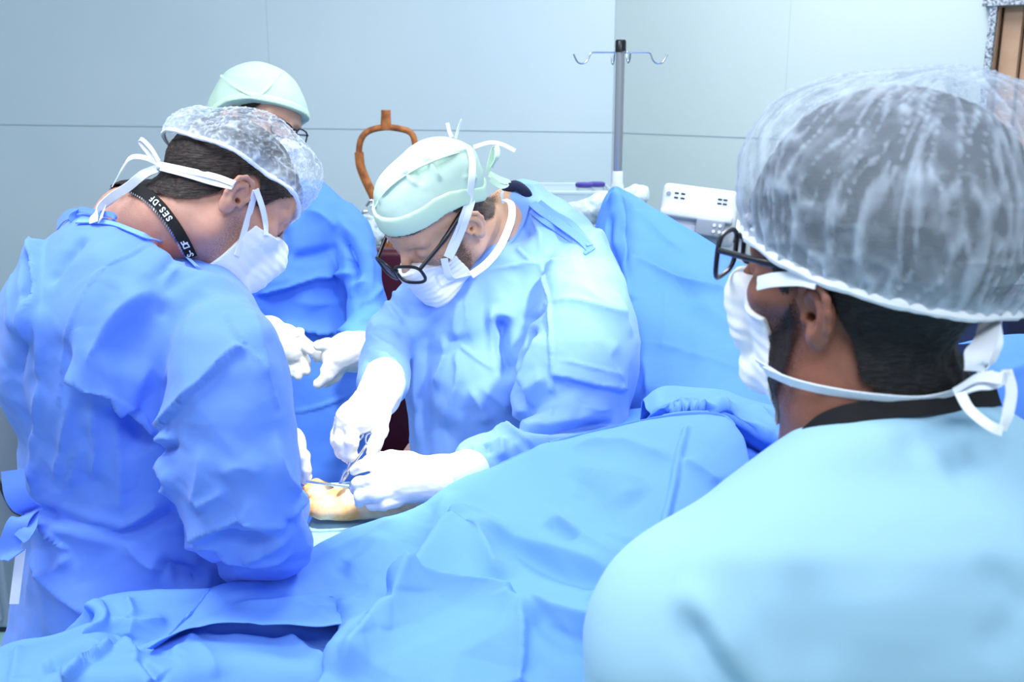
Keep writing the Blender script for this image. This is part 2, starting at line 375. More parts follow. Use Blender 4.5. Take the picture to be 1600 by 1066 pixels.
def crumple(V, size, amp, seed=1, stretch=(1, 1, 1)):
    w = np.stack([vnoise(V/size*0.8+7.1*i, seed+i) for i in range(3)], 1)*0.9
    R = np.linalg.qr(np.random.RandomState(seed).randn(3, 3))[0]
    p = (V/size*np.array(stretch)+w)@R.T
    return amp*(facet(p, seed)+0.45*facet(p*2.1+3.3, seed+5))
def project(V):
    x = V-CAM; dep = x[:, 1]*CT-x[:, 2]*ST; up = x[:, 1]*ST+x[:, 2]*CT; return 800+FPX*x[:, 0]/dep, 533-FPX*up/dep, dep
class Surf:
    """looks up where the line of sight through a pixel meets a set of vertices"""
    def __init__(s, V, cell=None, h=.004):
        u, v, d = project(V); cell = cell or max(4, h*1.7*FPX/np.median(d)); s.c = cell; s.m = {}
        for a, b, z in zip((u//cell).astype(int), (v//cell).astype(int), d):
            k = (a, b)
            if k not in s.m or z < s.m[k]: s.m[k] = z
    def depth(s, u, v, default=None):
        a, b = int(u//s.c), int(v//s.c)
        for r in range(0, 12):
            z = [s.m[(i, j)] for i in range(a-r, a+r+1) for j in range(b-r, b+r+1) if (i, j) in s.m]
            if z: return float(min(z)) if r else z[0]
        return default
    def pt(s, u, v, off=0.0): return P(u, v, s.depth(u, v, 1.5)-off)
def sculpt(V, Q, folds, surf=None):
    """folds: (kind, [(u, v)...], height, width[, taper]) laid on the surface where they are seen; the relief is real geometry"""
    surf = surf or Surf(V); N = normals(V, Q); H = np.zeros(len(V)); eye = CAM
    for fo in folds:
        kind, pts, h, w = fo[:4]; tp = fo[4] if len(fo) > 4 else 0.25
        pl = spline([(a, b, 0) for a, b in pts], 6)[:, :2]; dz = np.array([surf.depth(a, b, 1.6) for a, b in pl])
        if len(dz) > 4: dz = np.convolve(np.pad(dz, 2, mode='edge'), np.ones(5)/5, 'valid')
        p = np.array([P(a, b, z) for (a, b), z in zip(pl, dz)]); L = np.r_[0, np.cumsum(np.linalg.norm(np.diff(p, axis=0), axis=1))]; L /= L[-1]
        R = 4.5*w; box = ((V > p.min(0)-R) & (V < p.max(0)+R)).all(1); ix = np.nonzero(box)[0]; X = V[ix]
        best = np.full(len(ix), 9.0); sd = np.zeros(len(ix)); tt = np.zeros(len(ix))
        for i in range(len(p)-1):
            ab = p[i+1]-p[i]; t = np.clip((X-p[i])@ab/(ab@ab+1e-12), 0, 1); dv = X-p[i]-t[:, None]*ab; d = np.linalg.norm(dv, axis=1)
            s_ = np.sign(dv@np.cross(p[i]-eye, ab)); m = d < best
            best[m] = d[m]; sd[m] = s_[m]; tt[m] = (L[i]+t*(L[i+1]-L[i]))[m]
        env = np.clip(np.minimum(tt, 1-tt)/max(tp, 1e-3), 0, 1); env = env*env*(3-2*env) if tp > 0 else np.ones_like(tt)
        x = best*sd
        if kind == 'ridge': g = np.exp(-best/w)
        elif kind == 'soft': g = np.exp(-(best/w)**2)
        elif kind == 'tuck': g = np.where(x > 0, np.exp(-best/w), np.exp(-(best/(0.18*w))**2))        # overlap: high edge on the right of travel
        elif kind == 'seam': g = np.exp(-(best/w)**4)
        H[ix] += h*g*env
    return V+N*H[:, None]

# ------------------------------------------------ heads
class Head:
    """R columns: forward, left, up; o: midpoint between the ears"""
    def __init__(s, o, fwd, left, up, sc=1.0):
        s.o = CAM+W(o); s.R = np.stack([W(fwd), W(left), W(up)], 1); s.R = np.linalg.svd(s.R)[0]@np.linalg.svd(s.R)[2]; s.sc = sc
    def w(s, x, y, z): return s.o+s.R@(np.array([x, y, z])*s.sc)
    def loc(s, X, Y, Z):
        x, y, z = X-s.o[0], Y-s.o[1], Z-s.o[2]; return tuple((s.R[0, i]*x+s.R[1, i]*y+s.R[2, i]*z)/s.sc for i in range(3))
    def E(s, c, r, k=0.012, op='u', rot=None):
        R = s.R if rot is None else s.R@rot
        return ell(s.w(*c), np.array(r)*s.sc, R, k*s.sc, op)
    def C(s, a, b, ra, rb, k=0.01):
        return cone(s.w(*a), s.w(*b), ra*s.sc, rb*s.sc, k*s.sc)
    def skull(s, neck):
        p = [s.E((-.006, 0, .046), (.098, .077, .088)), s.E((.035, 0, -.012), (.060, .060, .082), .02), s.E((.055, 0, .05), (.042, .058, .045), .02)]
        for y in (-1, 1):
            p += [s.C((.0, y*.050, -.055), (.075, y*.016, -.098), .017, .015, .025), s.C((.0, y*.052, -.05), (.0, y*.064, .0), .014, .012, .02),
                  s.E((.062, y*.044, -.006), (.022, .020, .020), .018), s.C((.086, y*.012, .034), (.078, y*.046, .034), .010, .008, .012), s.C((.03,y*.058,0),(.06,y*.05,-.006),.010,.010,.014)]
        p += [s.E((.084, 0, -.098), (.017, .022, .017), .015)]
        a = s.w(-.030, 0, -.045); p += [cone(a, neck[0], .056*s.sc, neck[1], .03)]
        for q in neck[2:]: p.append(q)
        return p
    def features(s):
        p = []
        for y in (-1, 1):
            p += [s.E((.101, y*.033, .014), (.020, .020, .015), .010, 's'), s.E((.079, y*.032, .014), (.0135, .0135, .0125), .003),
                  s.E((.103, y*.013, -.030), (.012, .008, .008), .006)]
        p += [s.C((.094, 0, .026), (.116, 0, -.020), .006, .0105, .010), s.E((.112, 0, -.026), (.012, .011, .009), .006),
              s.E((.094, 0, -.057), (.012, .024, .006), .006), s.E((.092, 0, -.068), (.012, .021, .006), .006)]
        return p
    def ear(s, y):
        """outer ear: bowl, rolled helix, antihelix, tragus and lobe"""
        import math as m_
        tilt = m_.radians(-12); ct, st = m_.cos(tilt), m_.sin(tilt); flare = 0.38
        def g(a, b, out=0.0):   # a towards the face, b up (ear plane) -> head local
            x, z = a*ct-b*st, a*st+b*ct; return (x-.004, y*(.074+out+max(0, -a+.012)*flare+.003), z)
        p = [s.C(g(-.006, .008, .0), g(-.005, -.012, .0), .014, .010, .006)]
        hel = [g(.012, .002, .001), g(.014, .014, .003), g(.010, .026, .004), g(.000, .0325, .005), g(-.012, .030, .006), g(-.019, .020, .006), g(-.020, .006, .006), g(-.017, -.008, .004), g(-.011, -.018, .002), g(-.004, -.026, .001)]
        disc = [g(-.004, .014), g(-.006, .0), g(-.003, -.016)]
        for i in range(len(disc)-1): p.append(s.C(disc[i], disc[i+1], .0125, .0115, .004))
        p.append(s.E(g(.002, .004, .011), (.0125, .010, .016), .004, 's')); p.append(s.E(g(-.003, .016, .012), (.010, .008, .010), .004, 's'))
        for i in range(len(hel)-1): p.append(s.C(hel[i], hel[i+1], .0034, .0034, .003))
        ah = [g(-.003, .022, .004), g(-.010, .013, .005), g(-.011, .0, .005), g(-.006, -.011, .004), g(.003, -.013, .003)]
        for i in range(len(ah)-1): p.append(s.C(ah[i], ah[i+1], .0028, .003, .004))
        p.append(s.E(g(.011, -.003, .003), (.004, .004, .006), .004)); p.append(s.E(g(-.002, -.023, .002), (.0085, .0045, .009), .005))
        p.append(s.E(g(.004, -.001, -.004), (.004, .012, .004), .003, 's'))
        return p
def facegrid(H, neck, h=0.002, ext=0.02, lo_extra=None):
    sk = H.skull(neck); lo, hi = prims_bounds(sk, ext+.03)
    G = Grid(lo, hi, h).put(sk); G.skull = G.F.copy()
    G.put(H.features()); G.noear = G.F.copy(); G.put(H.ear(-1)+H.ear(1)); G.L = H.loc(*G.xyz()); return G
def pw(x, xs, ys): return np.interp(x, xs, ys).astype(np.float32)
def head_body(name, H, G, prims, gown_iso, m, parent, legs, stub=None):
    """one body mesh: detailed head and neck, plain torso, arms and legs under the clothes"""
    V, Q = G.mesh(smooth=1); lo, hi = prims_bounds(prims, .05); lo2 = lo.copy(); lo2[2] = 0.0; gown_iso -= .012
    G2 = Grid(lo2, hi, 0.016).put(prims); F2 = G2.F-gown_iso
    Fl = Grid(lo2, hi, 0.016).put([cone(a, b, ra, rb, .03) for a, b, ra, rb in legs]); F2 = smin(F2, Fl.F, .03)
    V2, Q2 = G2.mesh(F2, smooth=2)
    x, y, z = H.loc(V[:, 0], V[:, 1], V[:, 2]); st = np.zeros(len(V))
    if stub is not None: st = stub(x, np.abs(y), z)
    st = np.r_[st, np.zeros(len(V2))]
    return V, link('body', mesh_from(np.vstack([V, V2]), np.vstack([Q, Q2+len(V)]), 'body', {'stubble': st}), m, parent)
def hair(name, H, G, off, hl_x, hl_z, m, parent, base=None, noise=.0015, zmin=-.2, extra=None, cov=None):
    x, y, z = G.L; F = (G.noear if base is None else base)-off
    r = (pw(x, hl_x, hl_z)-z)*0.8
    if extra is not None: r = extra(x, y, z, r)
    V, Q = G.mesh(np.maximum(F, r), smooth=1)
    N = normals(V, Q); V = V+N*(vnoise(V*np.array([150, 150, 60]), 3)*noise*2+vnoise(V*260, 9)*noise)[:, None]
    lx, ly, lz = H.loc(V[:, 0], V[:, 1], V[:, 2]); rr = np.interp(lx, hl_x, hl_z)-lz
    if extra is not None: rr = extra(lx, ly, lz, rr*.8)/.8
    cover = np.clip(-rr/.012, 0, 1) if cov is None else cov(lx, ly, lz, rr)
    return V, link(name, mesh_from(V, Q, name, {'cover': cover}), m, parent)
def mask_shell(H, G, region, m, parent, off=.006, puff=None, name='face_mask'):
    x, y, z = G.L; F = smin(G.noear, puff if puff is not None else G.noear, .02)-off
    F = np.maximum(F, region(x, y, z)); return G.mesh(F, smooth=2), F

def finger(pts, r0, r1, k=0.006):
    return [cone(pts[i], pts[i+1], r0+(r1-r0)*i/(len(pts)-1), r0+(r1-r0)*(i+1)/(len(pts)-1), k) for i in range(len(pts)-1)]
def glove(name, prims, m, parent, h=0.0022, wr=0.0012, seed=3):
    lo, hi = prims_bounds(prims, .012); G = Grid(lo, hi, h).put(prims); V, Q = G.mesh(smooth=1); N = normals(V, Q)
    V = V+N*(vnoise(V*np.array([90, 90, 220]), seed)*wr+vnoise(V*60, seed+3)*wr)[:, None]
    return V, link(name, mesh_from(V, Q, name), m, parent)
def gown_mesh(prims, h, lo_z=None, cut=None):
    lo, hi = prims_bounds(prims, .03); lo = lo.copy()
    if lo_z is not None: lo[2] = max(lo[2], lo_z)
    G = Grid(lo, hi, h).put(prims)
    if cut: G.put(cut)
    return G.mesh(smooth=2)

# ------------------------------------------------ the setting
def struct(name, mb, m):
    o = mb.build(name, m, None, False) if isinstance(mb, MB) else mb
    o['kind'] = 'structure'; return o
def wallmat(name, rgb, rgb2):
    m = mat(name, rgb, 0.6, 0, 0.5, 1.3, 0.05, 60, 0.3, rgb2); return m
CX, CY = 0.41, 4.25; DX, DY = 0.775, -0.632
wm = wallmat('painted_panel_wall', (196, 214, 226), (206, 221, 230)); wm2 = wallmat('painted_panel_wall', (192, 207, 210), (200, 213, 215))
seam_m = mat('panel_joint', (158, 176, 188), 0.7)
mb = MB(); mb.box(((CX-5)/2, CY+.06, 1.5), (CX+5, .12, 3.0)); struct('wall_back', mb, wm)
Rw = np.stack([[DX, DY, 0], [-DY, DX, 0], [0, 0, 1]], 1); WL = 3.6
nrm = np.array([-DY, DX, 0])
def wallpt(s, z, out=0.0): return np.array([CX+DX*s, CY+DY*s, z])-nrm*out
def at_wall(u, v):
    d = P(u, v, 1.0)-CAM; t = ((np.array([CX, CY, 0])-CAM)@nrm)/(d@nrm); p = CAM+d*t; return (p[0]-CX)*DX+(p[1]-CY)*DY, p[2]
s0, z0 = at_wall(1552, 8); s1, _ = at_wall(1640, 8)
mb = MB(); H1 = 0.75
mb.box(wallpt((s0)/2, 1.5, -.06), (s0, .12, 3.0), Rw); mb.box(wallpt((s1+WL)/2, 1.5, -.06), (WL-s1, .12, 3.0), Rw)
mb.box(wallpt((s0+s1)/2, H1/2, -.06), (s1-s0, .12, H1), Rw); mb.box(wallpt((s0+s1)/2, (3+z0)/2, -.06), (s1-s0, .12, 3-z0), Rw); struct('wall_right', mb, wm2)
mb = MB(); mb.box((0, 2, -.05), (10, 8, .1)); struct('floor', mb, mat('teal_vinyl_floor', (150, 196, 202), 0.4, 0, 0.4, 3, 0, 0, 0.4, (160, 204, 208)))
mb = MB(); mb.box((-1.0, 2, 3.06), (8, 8, .1)); struct('ceiling', mb, mat('ceiling_paint', (225, 232, 238), 0.8))
def joint(name, pa, pb, w=0.004):
    mb = MB(); mb.tube([pa, pb], w/2, 6); return struct(name, mb, seam_m)
def zb(u, v): # height on the back wall
    d = P(u, v, 1.0)-CAM; return (CAM+d*(CY-CAM[1])/d[1])
joint('trim_1', zb(-400, 190), zb(956, 207), .005); joint('trim_2', wallpt(0.003, at_wall(958, 207)[1]), wallpt(WL, at_wall(1170, 218)[1]+(at_wall(1170, 218)[1]-at_wall(958, 207)[1])*0.5), .005)
joint('trim_3', (zb(418, 50)[0], CY, 0), (zb(418, 50)[0], CY, 3), .0012)
s3 = at_wall(1230, 100)[0]; joint('trim_4', wallpt(s3, 0), wallpt(s3, 3), .0012)
joint('trim_5', (CX, CY, 0), (CX, CY, 3), .003)
# window opening with granite edging and a timber lining
gr = mat('speckled_granite', (200, 210, 222), 0.35, 0, 0.75, 120, 0, 0, 0.5, (84, 92, 110)); wood = mat('pale_timber', (205, 172, 146), 0.55, 0, 0.3, 14, 0.15, 60, 0.3, (188, 150, 122))
mb = MB(); gw = .022
mb.box(wallpt(s0+gw/2, (z0+H1)/2, .012), (gw, .05, z0-H1), Rw, .003); mb.box(wallpt((s0+s1)/2, z0+gw*.4, .016), (s1-s0+2*gw, .06, gw*1.3), Rw, .003); mb.box(wallpt((s0+s1)/2, H1-.01, .016), (s1-s0+2*gw, .08, .03), Rw, .003)
mb.box(wallpt(s1+gw/2, (z0+H1)/2, .012), (gw, .05, z0-H1), Rw, .003)
win = struct('window_1', mb, gr)
mb = MB(); lw = (s1-s0)
for fr, dep, ww in ((.10, .012, .10), (.36, -.02, .34), (.72, -.045, .34)): mb.box(wallpt(s0+lw*fr, (z0+H1)/2, dep-.01), (lw*ww, .03, z0-H1-.005), Rw, .003)
mb.box(wallpt((s0+s1)/2, (z0+H1)/2, -.09), (lw, .02, z0-H1-.005), Rw); mb.build('window_frame', wood, win, False)

# ------------------------------------------------ equipment by the back walls
def frame(u, v, Y): return at(u, v, Y)
# IV pole
pb = at(962, 292, 2.62); px_, py_ = pb[0]+.004, pb[1]; zt = at(964, 62, py_)[2]; zc = pb[2]
iv = thing('iv_pole', 'tall steel infusion pole with four bare hooks and black cap behind the blue screen drape', 'iv pole', (px_, py_, 0))
mb = MB(); mb.lathe((px_, py_, 0), [(0.0, .60), (.0115, .60), (.0115, zt-.02), (0, zt-.02)], 24); mb.build('pole', M['steel'], iv)
mb = MB(); mb.lathe((px_, py_, 0), [(0, zt-.03), (.0135, zt-.03), (.0135, zt-.004), (.011, zt), (0, zt)], 24); mb.build('end_cap', M['black'], iv)
mb = MB(); mb.lathe((px_, py_, 0), [(.0125, zc-.045), (.0165, zc-.04), (.0165, zc+.0), (.0135, zc+.012), (.0135, zc+.035), (.0115, zc+.04)], 24); mb.build('collar', M['white'], iv)
mb = MB(); mb.lathe((px_, py_, 0), [(0, .62), (.022, .62), (.022, .08), (0, .08)], 24)
for k in range(5):
    a = 2*math.pi*k/5; q = np.array([math.cos(a), math.sin(a), 0]); mb.tube([np.array([px_, py_, .10]), np.array([px_, py_, .07])+q*.30], .012, 8)
mb.build('base', M['steel'], iv)
for k in range(5):
    a = 2*math.pi*k/5; mb = MB(); c = np.array([px_+.30*math.cos(a), py_+.30*math.sin(a), .03]); mb.lathe(c-np.array([0, .012, 0]), [(0, 0), (.03, 0), (.03, .024), (0, .024)], 20, (0, 1, 0)); mb.build('caster', M['black'], iv)
zh = at(964, 82, py_)[2]; pxm = 2.7/1600
for a in (0.02, math.pi/2+.1, math.pi+.02, 3*math.pi/2+.1):
    q = np.array([math.cos(a), math.sin(a), 0]); o = np.array([px_, py_, zh])
    pts = [o+q*.01, o+q*.040, o+q*.066+np.array([0, 0, .0]), o+q*.074+np.array([0, 0, -.003]), o+q*.078+np.array([0, 0, -.012]), o+q*.083+np.array([0, 0, -.021]), o+q*.093+np.array([0, 0, -.0265]), o+q*.104+np.array([0, 0, -.024]), o+q*.111+np.array([0, 0, -.014]), o+q*.1155+np.array([0, 0, -.004])]
    mb = MB(); mb.tube(spline(pts, 5), .0022, 8); mb.build('hook', M['steel'], iv)
    mb = MB()
# trolley with tray, jars, bags, monitor
TY = 3.05
def zat(u, v, Y): return at(u, v, Y)[2]
xl, xr = at(895, 360, TY)[0], at(1180, 360, TY)[0]; ztop = zat(920, 352, TY)-.012
tr = thing('instrument_trolley', 'white equipment trolley standing against the wall behind the screen drape', 'trolley', ((xl+xr)/2, TY+.22, 0))
mb = MB(); mb.box(((xl+xr)/2, TY+.22, ztop-.015), (xr-xl, .46, .03), None, .006); mb.build('top', M['plastic'], tr)
mb = MB(); mb.box(((xl+xr)/2, TY+.23, (ztop-.03+.12)/2), (xr-xl-.03, .42, ztop-.03-.12), None, .01); mb.build('cabinet', M['plastic'], tr)
for k in range(4):
    zz = .30+k*.2; mb = MB(); mb.box(((xl+xr)/2, TY+.018, zz), (xr-xl-.08, .012, .17), None, .004); dr = mb.build('drawer', M['grey'] if k == 3 else M['plastic'], tr)
    mb = MB(); mb.box(((xl+xr)/2, TY+.005, zz+.05), (.16, .02, .016), None, .005); mb.build('handle', M['grey'], dr)
for x in (xl+.05, xr-.05):
    for y in (TY+.07, TY+.38):
        mb = MB(); mb.lathe((x, y-.014, .05), [(0, 0), (.05, 0), (.05, .028), (0, .028)], 20, (0, 1, 0)); mb.build('caster', M['dark'], tr)
        mb = MB()
        mb.box((x, y, .1), (.03, .03, .05)); mb.build('caster_fork', M['grey'], tr, False)
# clear tray
tx0, tx1 = at(846, 330, TY)[0], at(958, 330, TY)[0]
ty = thing('plastic_tray', 'clear lidless plastic bin with rolled rim holding packets on the trolley', 'tray', ((tx0+tx1)/2, TY+.17, ztop))
xl2 = xl
def bin_(mb, x0, x1, y0, y1, za, zb_, t=.003, fl=.02):
    for a, b in (((x0, y0), (x1, y0)), ((x1, y0), (x1, y1)), ((x1, y1), (x0, y1)), ((x0, y1), (x0, y0))):
        a = np.array(a); b = np.array(b); c = np.array([(x0+x1)/2, (y0+y1)/2]); ai, bi = c+(a-c)*.9, c+(b-c)*.9
        ai2, bi2 = c+(a-c)*.88, c+(b-c)*.88; a2, b2 = c+(a-c)*.98, c+(b-c)*.98
        mb.add([(*ai, za), (*bi, za), (*b, zb_), (*a, zb_), (*ai2, za), (*bi2, za), (*b2, zb_), (*a2, zb_)], [(0, 1, 2, 3), (7, 6, 5, 4), (3, 2, 6, 7)])
    mb.add([(c[0]+(x0-c[0])*.9, c[1]+(y0-c[1])*.9, za), (c[0]+(x1-c[0])*.9, c[1]+(y0-c[1])*.9, za), (c[0]+(x1-c[0])*.9, c[1]+(y1-c[1])*.9, za), (c[0]+(x0-c[0])*.9, c[1]+(y1-c[1])*.9, za)], [(0, 1, 2, 3)])
zr = zat(900, 303, TY)
mb = MB(); bin_(mb, tx0, tx1, TY+.03, TY+.30, ztop+.001, zr); mb.build('bin', M['clear'], ty, False)
mb = MB(); mb.tube([(tx0, TY+.03, zr), (tx1, TY+.03, zr), (tx1, TY+.30, zr), (tx0, TY+.30, zr)], .006, 8, closed=True); mb.build('rim', M['clear'], ty)
def jar(u, v, Y, w, lab):
    c = at(u, v, Y); ztj = c[2]; h = .095
    j = thing('specimen_jar', lab, 'jar', (c[0], c[1], ztj-h), 'specimen jars on the trolley'); mb = MB()
    mb.lathe((c[0], c[1], ztj-h), [(0, 0), (w*.82, 0), (w*.92, h*.9), (w, h*.91)], 28); mb.build('cup', mat('frosted_jar', (226, 234, 244), 0.35, Alpha=0.8), j)
    mb = MB(); mb.lathe((c[0], c[1], ztj), [(w, -.008), (w*1.07, -.006), (w*1.07, .002), (w*.9, .005), (0, .005)], 28); mb.build('lid', M['purple'], j)
    return j
jar(913, 288, TY+.12, .026, 'clear specimen jar with purple lid, left one of the pair in the bin')
jar(932, 287, TY+.19, .026, 'clear specimen jar with purple lid, right one of the pair, set slightly back')
def bag(name, lab, cat, prims, m=None, group=None, amp=.012, size=.03, seed=3, h=.005):
    lo, hi = prims_bounds(prims, .02); V, Q = Grid(lo, hi, h).put(prims).mesh(smooth=1); N = normals(V, Q); V = V+N*crumple(V, size, amp, seed)[:, None]
    return tag(link(name, mesh_from(V, Q), m or M['bag'], None, False), lab, cat, group)
bag('film_roll', 'roll of crinkled clear film lying across the trolley beside the bin', 'film roll', [cone(at(892, 338, TY-.04), at(945, 322, TY-.05), .034, .042)])
bag('film_bundle', 'crumpled bundle of clear film poking up right of the infusion pole', 'film bundle', [cone(at(968, 318, 2.85), at(996, 306, 2.85), .036, .032)], seed=5)
tag(bag('gauze_pack', 'pale green gauze pack lying flat in the clear bin', 'gauze pack', [ell((at(900, 341, TY+.14)[0], TY+.15, ztop+.035), (.075, .05, .018))], M['clear'], amp=.006, seed=8), 'pale green gauze pack lying flat in the clear bin', 'gauze pack')
# monitor seen from behind
c = at(1093, 325, 2.75); mz = c[2]
mo = thing('patient_monitor', 'white patient monitor seen from behind, tilted on its bracket above the trolley', 'monitor', (c[0], c[1], mz-.14))
def rotz(a): return np.array([[math.cos(a), -math.sin(a), 0], [math.sin(a), math.cos(a), 0], [0, 0, 1]])
def rotx(a): return np.array([[1, 0, 0], [0, math.cos(a), -math.sin(a)], [0, math.sin(a), math.cos(a)]])
def roty(a): return np.array([[math.cos(a), 0, math.sin(a)], [0, 1, 0], [-math.sin(a), 0, math.cos(a)]])
Rm = rotz(-.20)@roty(.11)@rotx(-.25)
mb = MB(); mb.box(c+Rm@np.array([0, 0, -.02]), (.205, .045, .15), Rm, .018); body_ = mb.build('housing', M['plastic'], mo)
for sx, zz in ((-.055, .028), (-.038, .028), (-.055, .016), (-.038, .016), (.060, .026), (.074, .026), (.060, .015), (.074, .015)):
    mb = MB(); mb.box(c+Rm@np.array([sx-.01, -.0222, zz]), (.011, .004, .0045), Rm, .001); mb.build('vent_slot', M['dark'], body_, False)
mb = MB(); mb.lathe(c+Rm@np.array([-.086, -.020, .024]), [(0, -.0045), (.006, -.0045), (.007, 0), (.0065, .0)], 18, Rm@np.array([0, 1, 0])); mb.build('screw_cap', M['grey'], body_)
mb = MB(); mb.box(c+Rm@np.array([-.005, -.035, -.028]), (.19, .035, .02), Rm, .006); mb.build('shelf', M['plastic'], mo)
mb = MB(); mb.box(c+Rm@np.array([.035, -.05, -.058]), (.075, .05, .045), Rm, .006); br = mb.build('bracket', M['grey'], mo)
for sx, zz in ((.045, -.05), (.060, -.05), (.045, -.066), (.060, -.066)):
    mb = MB(); mb.lathe(c+Rm@np.array([sx, -.0765, zz]), [(0, -.002), (.0045, -.002), (.0045, .004)], 14, Rm@np.array([0, 1, 0])); mb.build('screw', M['plastic'], br)
mb = MB(); mb.box((c[0]+.02, c[1]+.02, (mz-.1+ztop)/2-.02), (.05, .05, max(.05, mz-.06-ztop)), None, .008); mb.build('stand', M['plastic'], mo)
# rusty orange yoke on a maroon chair back
YY = 3.15
yk = thing('lifting_yoke', 'chipped orange metal yoke standing up behind the surgeon in the pale green cap', 'yoke', tuple(at(600, 500, YY)*[1, 1, 0]))
L_ = [at(604, 400, YY), at(590, 330, YY), at(577, 292, YY), at(563, 262, YY), at(561, 236, YY), at(565, 216, YY), at(578, 204, YY), at(603, 199, YY), at(628, 202, YY), at(642, 208, YY), at(648, 222, YY), at(648, 250, YY), at(640, 280, YY), at(620, 340, YY), at(606, 400, YY)]
mb = MB(); mb.tube(spline(L_, 6), .0095, 12); mb.build('fork', M['orange'], yk)
mb = MB(); mb.tube([at(603, 203, YY), at(603, 178, YY), at(603, 172, YY)], [.017, .0145, .0145], 16); mb.build('socket', M['orange'], yk)
mb = MB(); mb.tube(spline([at(561, 238, YY), at(563, 258, YY), at(570, 278, YY), at(586, 312, YY)], 4), .014, 10); mb.build('clamp_sleeve', M['orange'], yk)
b0 = at(605, 400, YY); mb = MB(); mb.tube([b0, (b0[0], b0[1], .03)], .02, 14); mb.box((b0[0], b0[1]+.08, .02), (.3, .3, .04), None, .01); mb.build('post', M['orange'], yk)
bag('tubing_bundle', 'bundle of clear tubing and metal clamps hanging beside the orange yoke', 'tubing', [cone(at(572, 345, YY-.05), at(590, 372, YY-.05), .022, .016), cone(at(592, 330, YY-.05), at(590, 380, YY-.05), .012, .010)], amp=.016, size=.016)
for (a, b, lab) in (((562, 340), (574, 330), 'small rusty metal clamp clipped at the top of the clear tubing'), ((572, 322), (588, 318), 'small rusty metal clamp between clear tubing and orange yoke')):
    mb = MB(); mb.tube(spline([at(*a, YY-.09), at((a[0]+b[0])/2, a[1]-9, YY-.09), at(*b, YY-.09)], 5), .004, 8); mb.tube([at(*b, YY-.09), at(b[0]-9, b[1]+4, YY-.09)], .0035, 8)
    tag(mb.build('clamp', M['steel']), lab, 'clamp', 'clamps on the tubing')
ma = at(626, 560, 2.86)
ch = thing('theatre_chair', 'dark maroon upholstered chair glimpsed between the surgeon and nurse', 'chair', (ma[0], ma[1]+.1, 0))
zt_ = zat(625, 392, 2.86)
mb = MB(); mb.box((ma[0], ma[1]+.05, (zt_+.62)/2), (.18, .08, zt_-.62), None, .02); mb.build('backrest', M['maroon'], ch)
mb = MB(); mb.box((ma[0], ma[1]-.0, .56), (.26, .26, .1), None, .03); mb.build('seat', M['maroon'], ch)
mb = MB(); mb.tube([(ma[0], ma[1]+.05, .52), (ma[0], ma[1]+.05, .06)], .025, 14); mb.box((ma[0], ma[1]+.05, .04), (.30, .30, .04), None, .015); mb.build('base', M['dark'], ch)
# left edge: grey cabinet and dark cart
g0 = at(18, 990, 2.95)
cb = thing('storage_cabinet', 'pale grey metal cabinet at the left edge behind the gowned back', 'cabinet', (g0[0]-.25, g0[1]+.25, 0))
mb = MB(); mb.box((g0[0]-.25, g0[1]+.25, .52), (.5, .5, 1.0), None, .01); mb.build('body', mat('cabinet_grey', (150, 164, 186), 0.5), cb)
mb = MB(); mb.box((g0[0]-.25, g0[1]-.008, .52), (.46, .02, .94), None, .006); dd = mb.build('door', mat('cabinet_door', (158, 172, 192), 0.5), cb)
mb = MB(); mb.box((g0[0]-.42, g0[1]-.03, .6), (.015, .03, .14), None, .005); mb.build('handle', M['steel'], dd)
mb = MB(); mb.box((g0[0]-.25, g0[1]+.25, .01), (.48, .48, .02)); mb.build('plinth', M['dark'], cb, False)
dk = thing('suction_unit', 'dark grey wheeled suction unit between the grey cabinet and blue gown', 'suction unit', (g0[0]+.24, g0[1]+.35, 0))
mb = MB(); mb.box((g0[0]+.24, g0[1]+.35, .47), (.36, .3, .78), None, .03); mb.build('body', M['dark'], dk)
for sx in (-.13, .13):
    for sy in (-.1, .1):
        mb = MB(); mb.lathe((g0[0]+.24+sx, g0[1]+.335+sy, .04), [(0, 0), (.04, 0), (.04, .03), (0, .03)], 16, (0, 1, 0)); mb.build('wheel', M['black'], dk)
mb = MB(); mb.tube(spline([np.array([g0[0]-.02, g0[1]+.02, .62]), at(14, 788, 2.93), at(34, 806, 2.92), at(60, 830, 2.9), at(90, 900, 2.9), np.array([g0[0]+.3, g0[1]-.05, .008]), np.array([g0[0]+.45, g0[1]-.05, .008])], 6), .006, 8); tag(mb.build('cable', M['black']), 'black cable sagging between the grey cabinet and the gown', 'cable')

